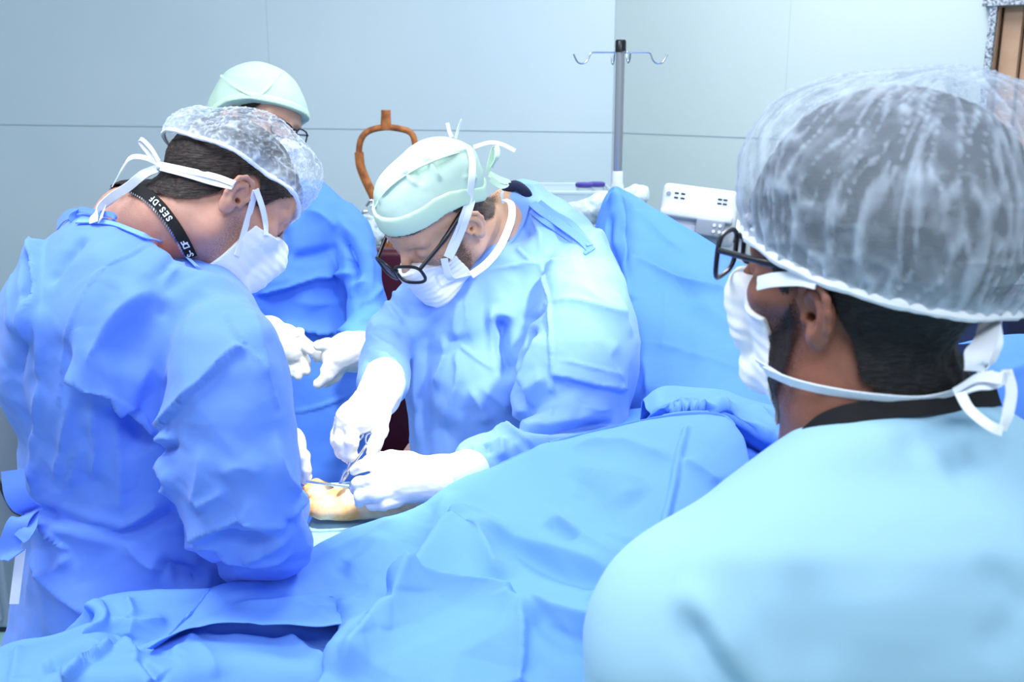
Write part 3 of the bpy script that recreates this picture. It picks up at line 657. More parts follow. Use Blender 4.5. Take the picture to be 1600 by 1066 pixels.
# ------------------------------------------------ people
def shoes(parent, x, y, m, yaw=0):
    mb = [cone((x+sx, y, .85), (x+sx*1.1, y, .12), .105, .072, .03) for sx in (-.10, .10)]; lo, hi = prims_bounds(mb, .02); V, Q = Grid(lo, hi, .01).put(mb).mesh(smooth=1); link('trousers', mesh_from(V, Q), M['scrub'], parent)
    for sgn in (-1, 1):
        R = rotz(yaw); c = np.array([x, y, 0])+R@np.array([sgn*.11, .05, .045])
        pr = [ell(c, (.045, .13, .045), R), ell(c+R@np.array([0, -.03, .03]), (.042, .07, .05), R)]
        lo, hi = prims_bounds(pr, .03); G = Grid(lo, hi, .006).put(pr); X, Y, Z = G.xyz(); V, Q = G.mesh(np.maximum(G.F, -(Z-.001)+0*X+0*Y), smooth=1)
        link('shoe', mesh_from(V, Q), m, parent)
def gown(name, prims, folds, m, parent, h=.0045, cr=((.14, .024, 1), (.06, .007, 4)), lo_z=.3, extra=None, low=None, cut=None, gain=1.7):
    V, Q = gown_mesh(prims, h, lo_z, cut); N = normals(V, Q)
    V = V+N*sum(crumple(V, a, b, c) for a, b, c in cr)[:, None]
    for _ in range(1): V = relax(V, Q, .2)
    sf = Surf(V); V = sculpt(V, Q, [(f_[0], f_[1], f_[2]*gain)+tuple(f_[3:]) for f_ in folds], sf)
    if extra: V = extra(V, Q)
    o = link(name, mesh_from(V, Q), m, parent); return V, Q, o, Surf(V)

# =============== left surgeon, back to the camera
HL = Head((-.442, 1.5494, .2019), (.708, .462, -.534), (-.563, .826, -.031), (.427, .323, .845))
pL = thing('person', 'person in periwinkle blue gown and white bouffant cap, back to the camera, head bowed', 'person', (-.60, 1.50, 0))
torL = rows([(328,122,172,1.52,.02),(336,104,192,1.51,.04),(350,84,218,1.50,.07),(374,60,262,1.50,.10),(402,38,318,1.49,.12),(428,22,362,1.48,.13),(458,6,394,1.47,.14),(500,-8,424,1.46,.15),(560,-8,438,1.46,.155),
             (620,5,436,1.47,.155),(700,28,400,1.48,.15),(780,42,352,1.49,.14),(850,40,350,1.49,.14),(920,26,365,1.48,.15),(1000,12,385,1.47,.165),(1150,-10,410,1.47,.17),(1390,-50,440,1.47,.19)], .03, 2.4)
armL = rows([(466,322,388,1.38,.04),(492,296,404,1.35,.065),(525,268,426,1.33,.085),(580,254,440,1.30,.09),(640,247,448,1.28,.092),(690,248,460,1.27,.09),(740,262,474,1.26,.09),(790,280,478,1.26,.09),(835,290,492,1.27,.088),(875,306,492,1.29,.08),(903,335,474,1.31,.06),(915,365,440,1.33,.03)], .018, 2.3)
prL = [torL, armL, cone(at(422, 820, 1.34), at(450, 800, 1.50), .060, .034, .03), cone(at(330, 640, 1.66), at(418, 690, 1.68), .07, .042, .03), cone(at(418, 690, 1.68), at(436, 702, 1.68), .038, .030, .02)]
fL = [('soft', [(135,362),(100,405),(68,450)], -.008, .012), ('seam', [(234,379),(169,424),(124,494),(98,560),(92,640)], .0016, .0022, .05),
      ('ridge', [(244,446),(205,478),(178,505),(160,545),(141,585)], .014, .022), ('soft', [(262,460),(215,520),(185,580)], -.012, .022),
      ('tuck', [(66,352),(60,400),(56,450),(54,500),(48,545)], .016, .028, .15), ('soft', [(52,400),(53,450),(52,485)], -.018, .006),
      ('ridge', [(28,420),(24,470),(22,540)], .006, .01), ('ridge', [(40,520),(30,560),(22,600)], -.008, .008),
      ('tuck', [(246,678),(222,655),(196,632),(180,600),(150,590),(108,575)], .024, .03, .12), ('soft', [(185,625),(205,665),(240,700)], -.018, .022),
      ('ridge', [(144,612),(150,660),(154,705),(150,760)], .009, .012), ('ridge', [(172,620),(186,690),(192,760),(186,812)], .007, .010), ('ridge', [(112,600),(104,680),(84,770)], .008, .012),
      ('ridge', [(70,560),(62,640),(52,720),(48,790)], .008, .010), ('ridge', [(60,470),(64,540),(60,600)], .007, .009),
      ('soft', [(46,797),(95,812),(187,834),(250,812),(290,800)], -.012, .010, .1), ('ridge', [(56,800),(110,824),(187,828),(260,770),(282,740)], .010, .011),
      ('tuck', [(52,802),(84,838),(114,862)], .008, .009), ('ridge', [(114,862),(90,890),(60,905)], .008, .01), ('ridge', [(44,850),(70,900),(130,950),(190,965)], .010, .016),
      ('ridge', [(187,832),(230,880),(290,905)], .008, .012), ('soft', [(240,880),(300,900),(330,905)], -.014, .016), ('ridge', [(100,740),(130,700),(95,790)], .004, .006),
      ('ridge', [(240,560),(215,600),(205,640)], .006, .01), ('ridge', [(300,400),(268,430),(250,460)], .006, .006), ('ridge', [(280,395),(256,425),(240,440)], -.005, .005), ('soft', [(200,380),(150,450),(110,560)], .008, .03),
      # sleeve
      ('seam', [(349,480),(368,515),(382,540)], .002, .0022, .05), ('tuck', [(382,540),(330,585),(285,630),(248,672)], .010, .016, .05), ('seam', [(382,540),(414,579),(428,610),(437,640)], .0018, .0025, .05),
      ('ridge', [(246,690),(262,684),(277,688)], .010, .008), ('soft', [(250,705),(268,698),(280,690)], -.010, .006), ('ridge', [(250,720),(262,745),(275,775)], .008, .012),
      ('ridge', [(306,791),(330,778),(358,760)], .007, .008), ('ridge', [(293,838),(335,820),(380,800),(392,786),(405,769)], .012, .014), ('ridge', [(380,797),(415,812),(453,817)], .010, .013),
      ('tuck', [(462,862),(420,872),(371,868),(330,858)], .011, .016), ('ridge', [(371,868),(420,850),(462,825)], .010, .012), ('soft', [(319,888),(392,886),(462,868)], -.014, .012),
      ('ridge', [(431,670),(433,705),(438,732),(470,778)], .008, .008), ('ridge', [(444,812),(462,792),(474,765)], .010, .008), ('ridge', [(310,690),(315,740),(300,800)], .006, .012), ('soft', [(330,820),(380,838),(430,835)], -.008, .012),
      ('ridge', [(290,850),(330,846),(370,868)], .009, .010), ('ridge', [(340,745),(375,730),(420,742)], .004, .01), ('ridge', [(395,480),(404,515),(414,560),(420,600)], .005, .008)]
VgL, QgL, ogL, sgL = gown('gown', prL, fL, M['gown_l'], pL, .004, cut=[(*cone(P(235, 335, 1.50), P(320, 350, 1.44), .060, .072, .02)[:4], 's')])
neckL = (P(222, 362, 1.565), .070, cone(P(203, 346, 1.54), P(240, 400, 1.58), .045, .07, .03))
GL = facegrid(HL, neckL)
hips = lambda x, y: [((x-.11, y, .92), (x-.12, y, .1), .09, .055), ((x+.11, y, .92), (x+.12, y, .1), .09, .055)]
VbL, obL = head_body('body', HL, GL, prL, -.034, M['skin_l'], pL, hips(-.57, 1.50), lambda x, y, z: np.clip((.0-z-.25*(x-.02))/.02, 0, 1)*np.clip((x+.005)/.02, 0, 1)*np.clip((z+.15)/.02, 0, 1)*.7)
shoes(pL, -.60, 1.50, M['white'])
shL = Surf(VbL)
hairx = [-.12, -.07, -.05, -.028, -.018, -.004, .008, .018, .026, .034, .05, .07, .085, .11]
hairz = [-.050, -.048, -.036, -.012, .020, .038, .040, .030, .006, .006, .035, .055, .066, .075]
VhL, _ = hair('hair', HL, GL, .006, hairx, hairz, M['hair_l'], pL)
for ysg in (-1, 1):
    G_ = MB(); G_.tube(spline([HL.w(.1015, ysg*.014, .030), HL.w(.101, ysg*.028, .037), HL.w(.092, ysg*.045, .036)], 5), [.0022]+[.004]*9+[.0015], 8); G_.build('eyebrow', M['hair_l'], pL)
def eyelid_eye(H, parent):
    for ysg in (-1, 1):
        mb = MB(); c = H.w(.0785, ysg*.032, .012); mb.lathe(c, [(.0001, .0142), (.005, .0134), (.009, .011), (.0095, .010)], 16, H.R[:, 0]*1.0); mb.build('eye', M['eye'], parent)
eyelid_eye(HL, pL)

def bouffant(H, prims, planep, planen, m, parent, gather, h=.004, rimw=.007, wob=.004, name='bouffant_cap', fine=True):
    """puffed cap gathered on an elastic: the rim lies in the plane through planep with normal planen (towards the cap)"""
    lo, hi = prims_bounds(prims, .02); G = Grid(lo, hi, h).put(prims); V, Q = G.mesh(smooth=2); N = normals(V, Q)
    pn = np.array(planen, float); pn /= np.linalg.norm(pn); hgt = (V-planep)@pn
    a = np.cross(pn, [0, 0, 1.0]); a /= np.linalg.norm(a); b = np.cross(pn, a); cen = V[np.abs(hgt) < .01].mean(0); r = V-cen; ang = np.arctan2(r@b, r@a)
    gat, disp = gather(V, ang, hgt); V = V+N*disp[:, None]; keep = hgt > 0
    V, Q, used = compact(V, Q, keep); gat = gat[used]
    cap = link(name, mesh_from(V, Q, name, {'gather': gat}), m, parent)
    # elastic rim: follows the open border
    E = np.sort(np.vstack([Q[:, [i, (i+1) % 4]] for i in range(4)]), 1); Eu, ct = np.unique(E, axis=0, return_counts=True); be = Eu[ct == 1]; ids = np.unique(be)
    q = V[ids]-cen; an = np.arctan2(q@b, q@a); bins = np.linspace(-math.pi, math.pi, 141); pts = []
    for i in range(140):
        mk = (an >= bins[i]) & (an < bins[i+1])
        if mk.any(): pts.append(V[ids][mk].mean(0))
    pts = np.array(pts); pts = np.array([(pts[i-1]+pts[i]+pts[(i+1) % len(pts)])/3 for i in range(len(pts))])
    mb = MB(); rr = [rimw*(.85+.22*random.random()+.12*math.sin(i*.7)) for i in range(len(pts))]; mb.tube(list(pts), rr, 8, closed=True); mb.build('elastic_rim', M['netrim'], cap)
    return V, cap
def plane_px(u0, v0, u1, v1, d, lean):
    """plane through two seen points, containing the direction 'lean' """
    a, b = P(u0, v0, d), P(u1, v1, d); n = np.cross(b-a, lean); n /= np.linalg.norm(n); return (a+b)/2, (n if n[2] > 0 else -n)
pp, pn = plane_px(262, 214, 481, 322, 1.52, HL.R[:, 1])
def gatL(V, ang, hgt):
    rid = np.abs(vnoise(V*np.array([70, 70, 70]), 4)*2); r2 = 1-np.clip(np.abs(vnoise(V*95+4+3*vnoise(V*30, 2)[:, None], 14))*13, 0, 1); r3 = 1-np.clip(np.abs(vnoise(V*150+9, 24))*11, 0, 1)
    rim = np.exp(-np.maximum(hgt, 0)/.012)
    g = .04+.5*r2+.3*r3+.7*rim
    return g, (.0016*r2+.0012*r3)+.0015*np.sin(ang*46)*rim+crumple(V, .05, .006, 6)
capL = [HL.E((-.004, 0, .05), (.108, .088, .098)), ell(P(390, 228, 1.54), (.062, .085, .050), None, .04), ell(P(462, 275, 1.56), (.036, .075, .042), None, .04), ell(P(300, 200, 1.54), (.035, .05, .030), None, .03)]
bouffant(HL, capL, pp, pn, M['net_l'], pL, gatL, .0027, .0035)
# face mask with ties
def maskmesh(H, G, region, parent, off=.005, puffs=(), amp=.003, name='face_mask', pleats=5):
    F = G.noear.copy()
    Gt = Grid(G.lo, G.lo, G.h); Gt.n = G.n; Gt.ax = G.ax; Gt.F = F; Gt.put(list(puffs)); x, y, z = G.L
    F2 = np.maximum(Gt.F-off, region(x, np.abs(y), z)); V, Q = G.mesh(F2, smooth=2); N = normals(V, Q)
    lx, ly, lz = H.loc(V[:, 0], V[:, 1], V[:, 2]); fr = np.clip((lx-.03)/.03, 0, 1)
    V = V+N*(fr*(.0005*np.sin(lz*pleats*90)+crumple(V, .03, amp, 12)))[:, None]
    return V, link(name, mesh_from(V, Q), M['white'], parent)
def regmask(x0=.028, slope=.0, top=.004, topx=.0, bot=-.135):
    def f(x, y, z):
        return np.maximum(np.maximum(x0+slope*(z+.05)-x, (z-(top-.022*np.clip(y-.02, 0, .05)/.05))), bot-z)
    return f
VmL, _ = maskmesh(HL, GL, regmask(.034, .25, .010), pL, .005, [HL.E((.098, 0, -.035), (.022, .026, .040), .02)])
allL = Surf(np.vstack([VbL, VmL, VhL])); cL = HL.w(0, 0, .0)
def straps(parent, surf, ref, pths, width=.010, m=None, off=.002):
    for q in pths:
        w_ = q[1] if isinstance(q, tuple) and len(q) == 2 and not np.isscalar(q[0]) and not np.isscalar(q[1][0] if hasattr(q[1], '__len__') else q[1]) else None
        dz = np.array([surf.depth(a[0], a[1], 1.5) for a in q]); lo_ = np.array([min(dz[max(0, i-1):i+2]) for i in range(len(dz))]); dz = np.where(dz-lo_ > .012, lo_+.012, dz)
        pts = [P(a[0], a[1], z-off) for a, z in zip(q, dz)]
        ribbon('mask_tie', pts, width, m or M['tie'], parent, ref, .0014, 6, None, .0006)
straps(pL, allL, cL, [[(364,292),(330,284),(290,272),(252,262)], [(366,287),(335,276),(290,266),(252,258)]], .010)
straps(pL, allL, cL, [[(399,297),(392,325),(382,360),(370,400)], [(400,296),(410,325),(415,350),(416,368)]], .010)
bk = 1.50
for pts, w_ in (([P(250,258,bk), P(232,240,bk), P(219,222,bk), P(222,218,bk-.004), P(236,232,bk-.006), P(248,252,bk-.004)], .006), ([P(248,256,bk), P(228,247,bk-.01), P(206,246,bk-.01), P(192,262,bk-.01), P(175,292,bk-.01)], .008),
                ([P(250,262,bk), P(225,272,bk-.005), P(200,292,bk-.02), P(172,310,bk-.04), P(150,330,bk-.06), P(146,348,bk-.07)], .013), ([P(246,264,bk), P(215,282,bk-.004), P(190,300,bk-.02), P(165,322,bk-.04), P(156,345,bk-.07)], .010)):
    ribbon('mask_tie', pts, w_, M['tie'], pL, None, .0014, 6, W([.35, .3, .9]))
mb = MB(); kp = P(250, 260, bk-.006); mb.lathe(kp-W([.006, 0, 0]), [(0, 0), (.006, .002), (.0075, .006), (.006, .011), (0, .013)], 12, W([1, 0, 0])); mb.build('tie_knot', M['tie'], pL)
# lanyard round the neck with its printed letters
lp = [(205,290),(228,302),(250,322),(270,348),(286,374),(300,402)]
lref = (P(235, 362, 1.60)+HL.o)/2; lpt = [allL.pt(a, b, .003) for a, b in lp]
lan = ribbon('lanyard', [P(200,288,1.56)]+lpt, .0155, M['lanyard'], pL, lref, .0016, 8)
lpt2 = [allL.pt(a-7, b+8, .004) for a, b in lp]
ch2 = MB(); q = spline(lpt2, 14)
for i in range(0, len(q)-2, 2): ch2.tube([q[i]+W([.0012, 0, .001]), q[i+1]-W([.0012, 0, .001])], .0016, 6)
ch2.build('silver_edging', M['steel'], lan)
def text_on(s, c, right, up, size, m, parent, name='printed_letters', ext=.0003, bold=.0):
    cu = bpy.data.curves.new('t', 'FONT'); cu.body = s; cu.size = size; cu.extrude = ext; cu.align_x = 'CENTER'; cu.align_y = 'CENTER'; cu.offset = bold
    o = bpy.data.objects.new('t', cu); COL.objects.link(o); dg = bpy.context.evaluated_depsgraph_get(); me = bpy.data.meshes.new_from_object(o.evaluated_get(dg))
    bpy.data.objects.remove(o, do_unlink=True); n = len(me.vertices); co = np.empty(n*3); me.vertices.foreach_get('co', co); co = co.reshape(-1, 3)
    right = np.array(right)/np.linalg.norm(right); up = np.array(up)-right*(np.array(up)@right); up /= np.linalg.norm(up); nn = np.cross(right, up)
    me.vertices.foreach_set('co', (np.array(c)+co[:, :1]*right+co[:, 1:2]*up+co[:, 2:]*nn).ravel()); me.update(); return link(name, me, m, parent, False)
lq = spline(lpt, 12)
def letters(txt, ua, ub):
    pu, pv, _ = project(lq); i0, i1 = [int(np.argmin((pu-a)**2+(pv-b)**2)) for a, b in (ua, ub)]
    for k, c_ in enumerate(txt):
        i_ = int(round(i0+(i1-i0)*(k+.5)/len(txt))); t_ = lq[max(i_-1, 0)]-lq[min(i_+1, len(lq)-1)]; n_ = lq[i_]-lref; n_ -= t_*(n_@t_)/(t_@t_); n_ /= np.linalg.norm(n_)
        text_on(c_, lq[i_]+n_*.0016, t_, np.cross(n_, t_), .0128, M['white'], lan, 'printed_letter', bold=.0003)
letters('SES-DF', (268, 346), (235, 309)); letters('S-DF', (302, 404), (286, 374))
# neck binding, tied tabs at the nape
cb_ = [(120,346),(150,346),(178,350),(205,360),(235,372),(262,382),(290,400),(310,418)]
for off_, nm in ((.0, 'neck_binding'),):
    ribbon(nm, [sgL.pt(a, b, .002) for a, b in cb_], .008, mat('gown_binding', (122, 170, 250), .7), ogL, tuple(at(200, 520, 1.55)), .002, 6)
for pts, w_ in (([P(90,352,1.5), P(102,338,1.48), P(118,334,1.47), P(112,348,1.46)], .016), ([P(118,350,1.47), P(112,338,1.47), P(124,328,1.47), P(140,330,1.46), P(160,334,1.45), P(176,336,1.45), P(178,346,1.45), P(160,350,1.45), P(140,350,1.45), P(122,348,1.46)], .008)):
    ribbon('neck_tie', pts, w_, M['gown_l'], ogL, None, .0016, 6, W([0, .3, 1]))
# waist ties at the back and white strap end
for pts, w_ in (([P(50,798,1.48), P(36,790,1.46), P(24,770,1.45), P(20,735,1.45)], .03), ([P(52,800,1.48), P(38,808,1.45), P(24,825,1.44), P(14,862,1.44), P(26,868,1.43)], .028), ([P(50,800,1.47), P(46,826,1.44), P(30,842,1.43)], .02)):
    ribbon('waist_tie', pts, w_, M['gown_l'], ogL, None, .0016, 6, W([.8, .3, .3]))
ribbon('strap_end', [P(33,858,1.5), P(28,895,1.5), P(22,944,1.5)], .013, M['tie'], ogL, None, .0014, 5, W([1, .4, .2]))
hL = [cone(P(436,676,1.70), P(452,692,1.67), .026, .024, .01), cone(P(452,690,1.66), P(464,722,1.665), .024, .020, .01)]+finger([P(462,712,1.665), P(474,728,1.66), P(481,746,1.655)], .0095, .0075)+finger([P(458,715,1.68), P(466,738,1.67), P(476,750,1.66)], .0095, .0075)+finger([P(452,716,1.69), P(458,742,1.69), P(464,754,1.69)], .009, .0075)+finger([P(450,712,1.70), P(450,736,1.70), P(456,750,1.70)], .0085, .007)+finger([P(462,700,1.65), P(474,712,1.645), P(479,735,1.648)], .0105, .0085)
glove('glove', hL, M['glove'], pL)

# =============== surgeon in the middle, pale green cap and spectacles
HM = Head((-.1297, 1.8834, .218), (-.58, -.372, -.725), (.703, -.679, -.214), (-.412, -.633, .655))
pM = thing('person', 'person operating with both gloved hands, in pale green tie cap and lamplit blue gown', 'person', (-.04, 2.0, 0))
torM = rows([(283,800,838,2.02,.03),(300,785,865,2.02,.06),(325,772,900,2.01,.09),(360,748,925,2.0,.11),(400,700,945,1.99,.125),(440,650,955,1.98,.13),(480,630,960,1.97,.135),(540,627,955,1.96,.135),(600,630,930,1.95,.135),(680,640,900,1.95,.135),(780,648,890,1.95,.14),(900,652,888,1.95,.14),(1150,650,890,1.95,.15)], .03, 2.4)
armM = rows([(362,880,938,1.93,.04),(390,862,948,1.90,.06),(440,845,970,1.86,.08),(490,832,988,1.83,.09),(535,818,1002,1.80,.092),(590,806,995,1.78,.09),(630,802,984,1.76,.082),(655,808,974,1.75,.06),(668,830,960,1.75,.03)], .015, 2.2)
prM = [torM, armM, cone(at(930, 668, 1.72), at(835, 690, 1.63), .060, .050, .02), cone(at(835, 692, 1.63), at(742, 726, 1.585), .048, .040, .015),
       cone(at(665, 470, 1.96), at(608, 520, 1.90), .060, .044, .03), cone(at(608, 520, 1.90), at(598, 600, 1.745), .044, .039, .02), cone(at(612, 560, 1.84), at(610, 604, 1.745), .030, .030, .02)]
fM = [('seam', [(842,406),(850,440),(857,480),(861,540),(863,600),(858,655)], .0035, .003, .04), ('tuck', [(755,424),(790,416),(830,409),(900,404)], .004, .008), ('ridge', [(836,325),(848,333),(862,345),(890,362),(914,384)], .007, .006), ('ridge', [(832,318),(850,324),(880,345),(922,392)], -.006, .005),
      ('ridge', [(824,330),(842,360),(845,400)], .006, .005), ('seam', [(805,385),(818,398),(832,408)], .0025, .003), ('ridge', [(856,472),(895,470),(935,481),(980,498)], .007, .010),
      ('soft', [(786,490),(780,525),(782,552),(792,578),(808,618),(810,640)], -.026, .014, .1), ('ridge', [(768,470),(768,520),(775,560),(786,590)], .012, .014), ('soft', [(854,474),(835,492),(815,502)], -.010, .008), ('soft', [(830,508),(822,540),(806,572)], -.018, .012),
      ('ridge', [(848,515),(838,545),(820,590),(812,616)], .012, .012), ('tuck', [(980,611),(930,600),(895,590),(860,586)], .009, .020, .05), ('seam', [(863,561),(900,568),(940,578),(980,592)], .002, .003), ('ridge', [(815,618),(838,602),(860,586)], .014, .014), ('ridge', [(802,654),(830,620),(858,588)], .006, .01),
      ('ridge', [(689,520),(696,550),(688,580),(672,606)], .010, .010), ('seam', [(712,532),(740,556),(773,578)], .003, .004), ('ridge', [(716,530),(716,560),(718,594),(700,640),(694,670)], .010, .012), ('ridge', [(731,600),(750,630),(767,666)], .011, .011), ('ridge', [(745,598),(780,625),(806,650)], .008, .010),
      ('soft', [(668,470),(664,560),(662,660),(664,740)], -.008, .020, .4), ('ridge', [(650,520),(648,600),(652,700)], .007, .012), ('ridge', [(720,460),(712,500),(716,535)], .010, .014), ('soft', [(752,440),(756,500),(762,560),(770,610)], -.010, .016, .4), ('ridge', [(740,430),(730,480),(738,540)], .008, .014, .4),
      ('soft', [(786,661),(830,668),(900,668),(968,661)], -.014, .008, .1), ('ridge', [(764,675),(790,668),(812,680),(836,704)], .010, .007), ('ridge', [(740,692),(745,710),(752,735)], .010, .006), ('ridge', [(782,680),(784,700),(782,720)], .011, .007), ('soft', [(760,690),(766,712)], -.008, .005), ('ridge', [(800,690),(815,705),(830,712)], .008, .006), ('ridge', [(722,700),(726,712),(722,725)], .009, .005),
      ('ridge', [(575,500),(595,515),(628,525)], .007, .006), ('ridge', [(572,520),(600,540),(630,548)], .007, .006), ('ridge', [(568,545),(595,556),(632,575)], .008, .007), ('ridge', [(566,560),(600,575),(634,600)], -.006, .006), ('ridge', [(600,460),(612,490),(632,510)], .008, .007), ('ridge', [(612,440),(622,470),(640,500)], .007, .007),
      ('ridge', [(900,440),(935,470),(985,500)], .006, .014), ('ridge', [(960,450),(972,490),(990,530)], .006, .01), ('ridge', [(970,530),(950,560),(975,600)], .005, .01), ('ridge', [(880,610),(920,640),(965,640)], .006, .012)]
VgM, QgM, ogM, sgM = gown('gown', prM, fM, M['gown_m_lit'], pM, .0045, ((.15, .022, 21), (.06, .007, 24)), cut=[(*cone(P(745, 370, 1.80), P(800, 335, 1.90), .070, .052, .02)[:4], 's')])
neckM = (P(815, 372, 2.03), .060, cone(P(797, 328, 1.99), P(816, 345, 2.03), .045, .05, .03))
GM = facegrid(HM, neckM)
VbM, obM = head_body('body', HM, GM, prM, -.042, M['skin_m'], pM, hips(-.04, 2.0), lambda x, y, z: np.clip((.01-z)/.02, 0, 1)*np.clip((x-.005)/.02, 0, 1)*np.clip((z+.15)/.02, 0, 1)*.8)
shoes(pM, -.04, 1.95, M['white'], math.pi)
VhM, _ = hair('hair', HM, GM, .0035, hairx, [z if x < .01 else .055 for x, z in zip(hairx, hairz)], M['hair_m'], pM, noise=.0006)
def beard_extra(x, y, z, r):
    yy = np.abs(y)
    top = pw(x, [0, .012, .022, .035, .05, .07, .1], [-.02, .012, .02, -.004, -.028, -.045, -.045])
    return np.maximum(np.maximum(z-top, .008-x+np.clip(-.055-z, 0, .05)*.3), -.125-z)
def beard_cov(x, y, z, rr): return np.clip(-rr/.022, 0, 1)*.55
hair('beard', HM, GM, .0022, [0, 1], [0, 0], M['beard_m'], pM, extra=beard_extra, noise=.0008, cov=beard_cov)
for ysg in (-1, 1):
    G_ = MB(); G_.tube(spline([HM.w(.1015, ysg*.014, .030), HM.w(.101, ysg*.028, .037), HM.w(.092, ysg*.045, .036)], 5), [.0018]+[.0030]*9+[.0012], 8); G_.build('eyebrow', M['hair_m'], pM)
VmM, _ = maskmesh(HM, GM, regmask(.040, .20, -.010), pM, .005, [HM.E((.098, 0, -.035), (.022, .028, .042), .02), HM.E((.085, 0, -.09), (.028, .035, .028), .02)], pleats=6)
def spectacles(H, parent, lens_w=.052, lens_h=.034, z0=.012, x0=.122, r=.0017, tilt=0, ear_x=-.004, wrap=.10, rim=1.0, ear_z=.036):
    g = bpy.data.objects.new('spectacles', None); COL.objects.link(g); g.parent = parent; g.location = -Vector(parent.location); g['label'] = 'black-framed spectacles'
    for y in (-1, 1):
        cy = y*.033; pts = []
        for k in range(28):
            a = 2*math.pi*k/28; cx_, cz_ = math.cos(a), math.sin(a); ex = 2/3.2
            dx = math.copysign(abs(cx_)**ex, cx_)*lens_w/2; dz = math.copysign(abs(cz_)**ex, cz_)*lens_h/2
            pts.append(H.w(x0-abs(cy+dx)*wrap-abs(dz)*0-(dz*tilt)-.010*(abs(cy+dx)/.06)**2, cy+dx, z0+dz))
        mb = MB(); mb.tube(pts, r*rim, 8, closed=True); rm = mb.build('rim', M['black'], g)
        mb = MB(); c = np.mean(pts, 0); mb.v = [tuple(c)]+[tuple(p) for p in pts]; mb.f = [(0, 1+i, 1+(i+1) % 28) for i in range(28)]; mb.build('lens', M['lens'], g)
        h_ = H.w(x0-.016, y*.0605, z0+.011); e = H.w(ear_x, y*.0805, ear_z)
        mb = MB(); mid = H.w((x0-.016+ear_x)/2, y*.076, (z0+.011+ear_z)/2); mb.tube(spline([h_, mid, e, H.w(ear_x-.022, y*.080, ear_z-.014)], 6), [r*1.25]*6+[r*1.6]*6+[r*1.4]*7, 10); mb.build('temple', M['black'], g)
    mb = MB(); mb.tube(spline([H.w(x0-.001, -.009, z0+.006), H.w(x0+.003, 0, z0+.010), H.w(x0-.001, .009, z0+.006)], 5), r*1.2, 8); mb.build('bridge', M['black'], g)
    return g
spectacles(HM, pM, .058, .040, .000, .134, .0030, 0, ear_z=.038, wrap=.05)
# tie cap: crown, band, seams and bows
def tiecap(H, G, parent, prims, off, band_lo, band_hi, seams, m1, m2, cut):
    """cut(x, y, z) > 0 inside the cap region (head frame)"""
    lo, hi = prims_bounds(prims, .03); Gc = Grid(lo, hi, .003).put(prims); x, y, z = H.loc(*Gc.xyz())
    F = np.maximum(Gc.F-off, cut(x, y, z)); V, Q = Gc.mesh(F, smooth=2); N = normals(V, Q); V = V+N*crumple(V, .06, .006, 31)[:, None]; V = relax(V, Q, .5)
    V = sculpt(V, Q, seams); crown = link('tie_cap', mesh_from(V, Q), m1, parent); crown['label'] = 'pale green tie cap'
    b = np.maximum(Gc.F-off-.0028, np.maximum(cut(x, y, z)-.0008, -(cut(x, y, z)+band_hi))); V2, Q2 = Gc.mesh(b, smooth=1); link('band', mesh_from(V2, Q2), m2, crown)
    return V, crown
capM = [HM.E((-.006, 0, .048), (.104, .084, .094)), HM.E((-.055, 0, .075), (.062, .070, .055), .03), HM.E((.03, 0, .085), (.05, .06, .05), .03)]
def cutM(x, y, z):  # brow line at front, above the ears, down to the nape
    zl = np.interp(x, [-.12, -.07, -.03, .0, .03, .07, .11], [-.012, .002, .036, .054, .064, .064, .064]); return zl-z
seM = [('ridge', [(588,322),(605,295),(640,270),(672,252),(710,238),(740,232)], .005, .0022, .05), ('soft', [(632,262),(640,280),(655,292)], .004, .004), ('soft', [(662,240),(675,262),(690,285)], .005, .005), ('soft', [(650,262),(660,290)], -.003, .005), ('ridge', [(720,280),(735,276),(748,280)], .003, .003), ('ridge', [(738,232),(745,262),(740,290)], .003, .003)]
seM = [(a_[0], a_[1], a_[2]*1.8)+tuple(a_[3:]) for a_ in seM]
VcM, crM = tiecap(HM, GM, pM, capM, .004, 0, .034, seM, M['capgreen'], M['capgreen2'], cutM)
dM = 1.86
sM_ = Surf(VcM, h=.003)
ribbon('piping', [sM_.pt(a, b, .0012) for a, b in [(586,324),(604,296),(638,270),(672,253),(708,240),(738,234)]], .0048, M['capgreen2'], crM, HM.w(0, 0, .03), .002, 8)
for pts, w_, mm in (([P(740,230,dM), P(765,223,dM), P(785,226,dM), P(805,236,dM)], .008, 'tie'), ([P(706,214,dM), P(702,205,dM), P(699,192,dM)], .007, 'tie'), ([P(712,216,dM), P(716,202,dM), P(722,186,dM)], .005, 'tie'),
                    ([P(762,270,dM), P(768,245,dM), P(774,228,dM), P(777,242,dM-.01), P(768,262,dM-.01)], .010, 'capgreen2'), ([P(764,272,dM), P(780,280,dM), P(794,286,dM), P(782,290,dM), P(766,280,dM-.008)], .012, 'capgreen2')):
    ribbon('cap_tie', pts, w_, M[mm], crM, None, .0014, 6, W([.5, .2, .8]))
allM = Surf(np.vstack([VbM, VmM, VcM, VhM])); cM = HM.w(0, 0, 0)
straps(pM, allM, cM, [[(698,402),(706,382),(716,360),(724,338),(733,312),(737,280),(738,252),(733,232)], [(702,404),(712,384),(722,360),(730,338),(738,312)], [(694,404),(697,418),(703,434),(712,436),(736,430)]], .013)
ribbon('mask_tie', [P(a, b, z) for a, b, z in ((736,430,1.755),(760,412,1.775),(780,388,1.80),(794,358,1.83),(800,335,1.86),(798,318,1.885),(788,312,1.90))], .013, M['tie'], pM, None, .0014, 6, W([.85, .5, .25]))
ribbon('mask_tie', [P(786,318,1.93), P(784,304,1.93), P(786,298,1.93)], .005, M['tie'], pM, None, .0012, 5, W([1, 0, 0]))
cn = MB(); q = spline([allM.pt(a, b, .003) for a, b in ((800,316),(805,335),(802,355),(792,382))], 12)
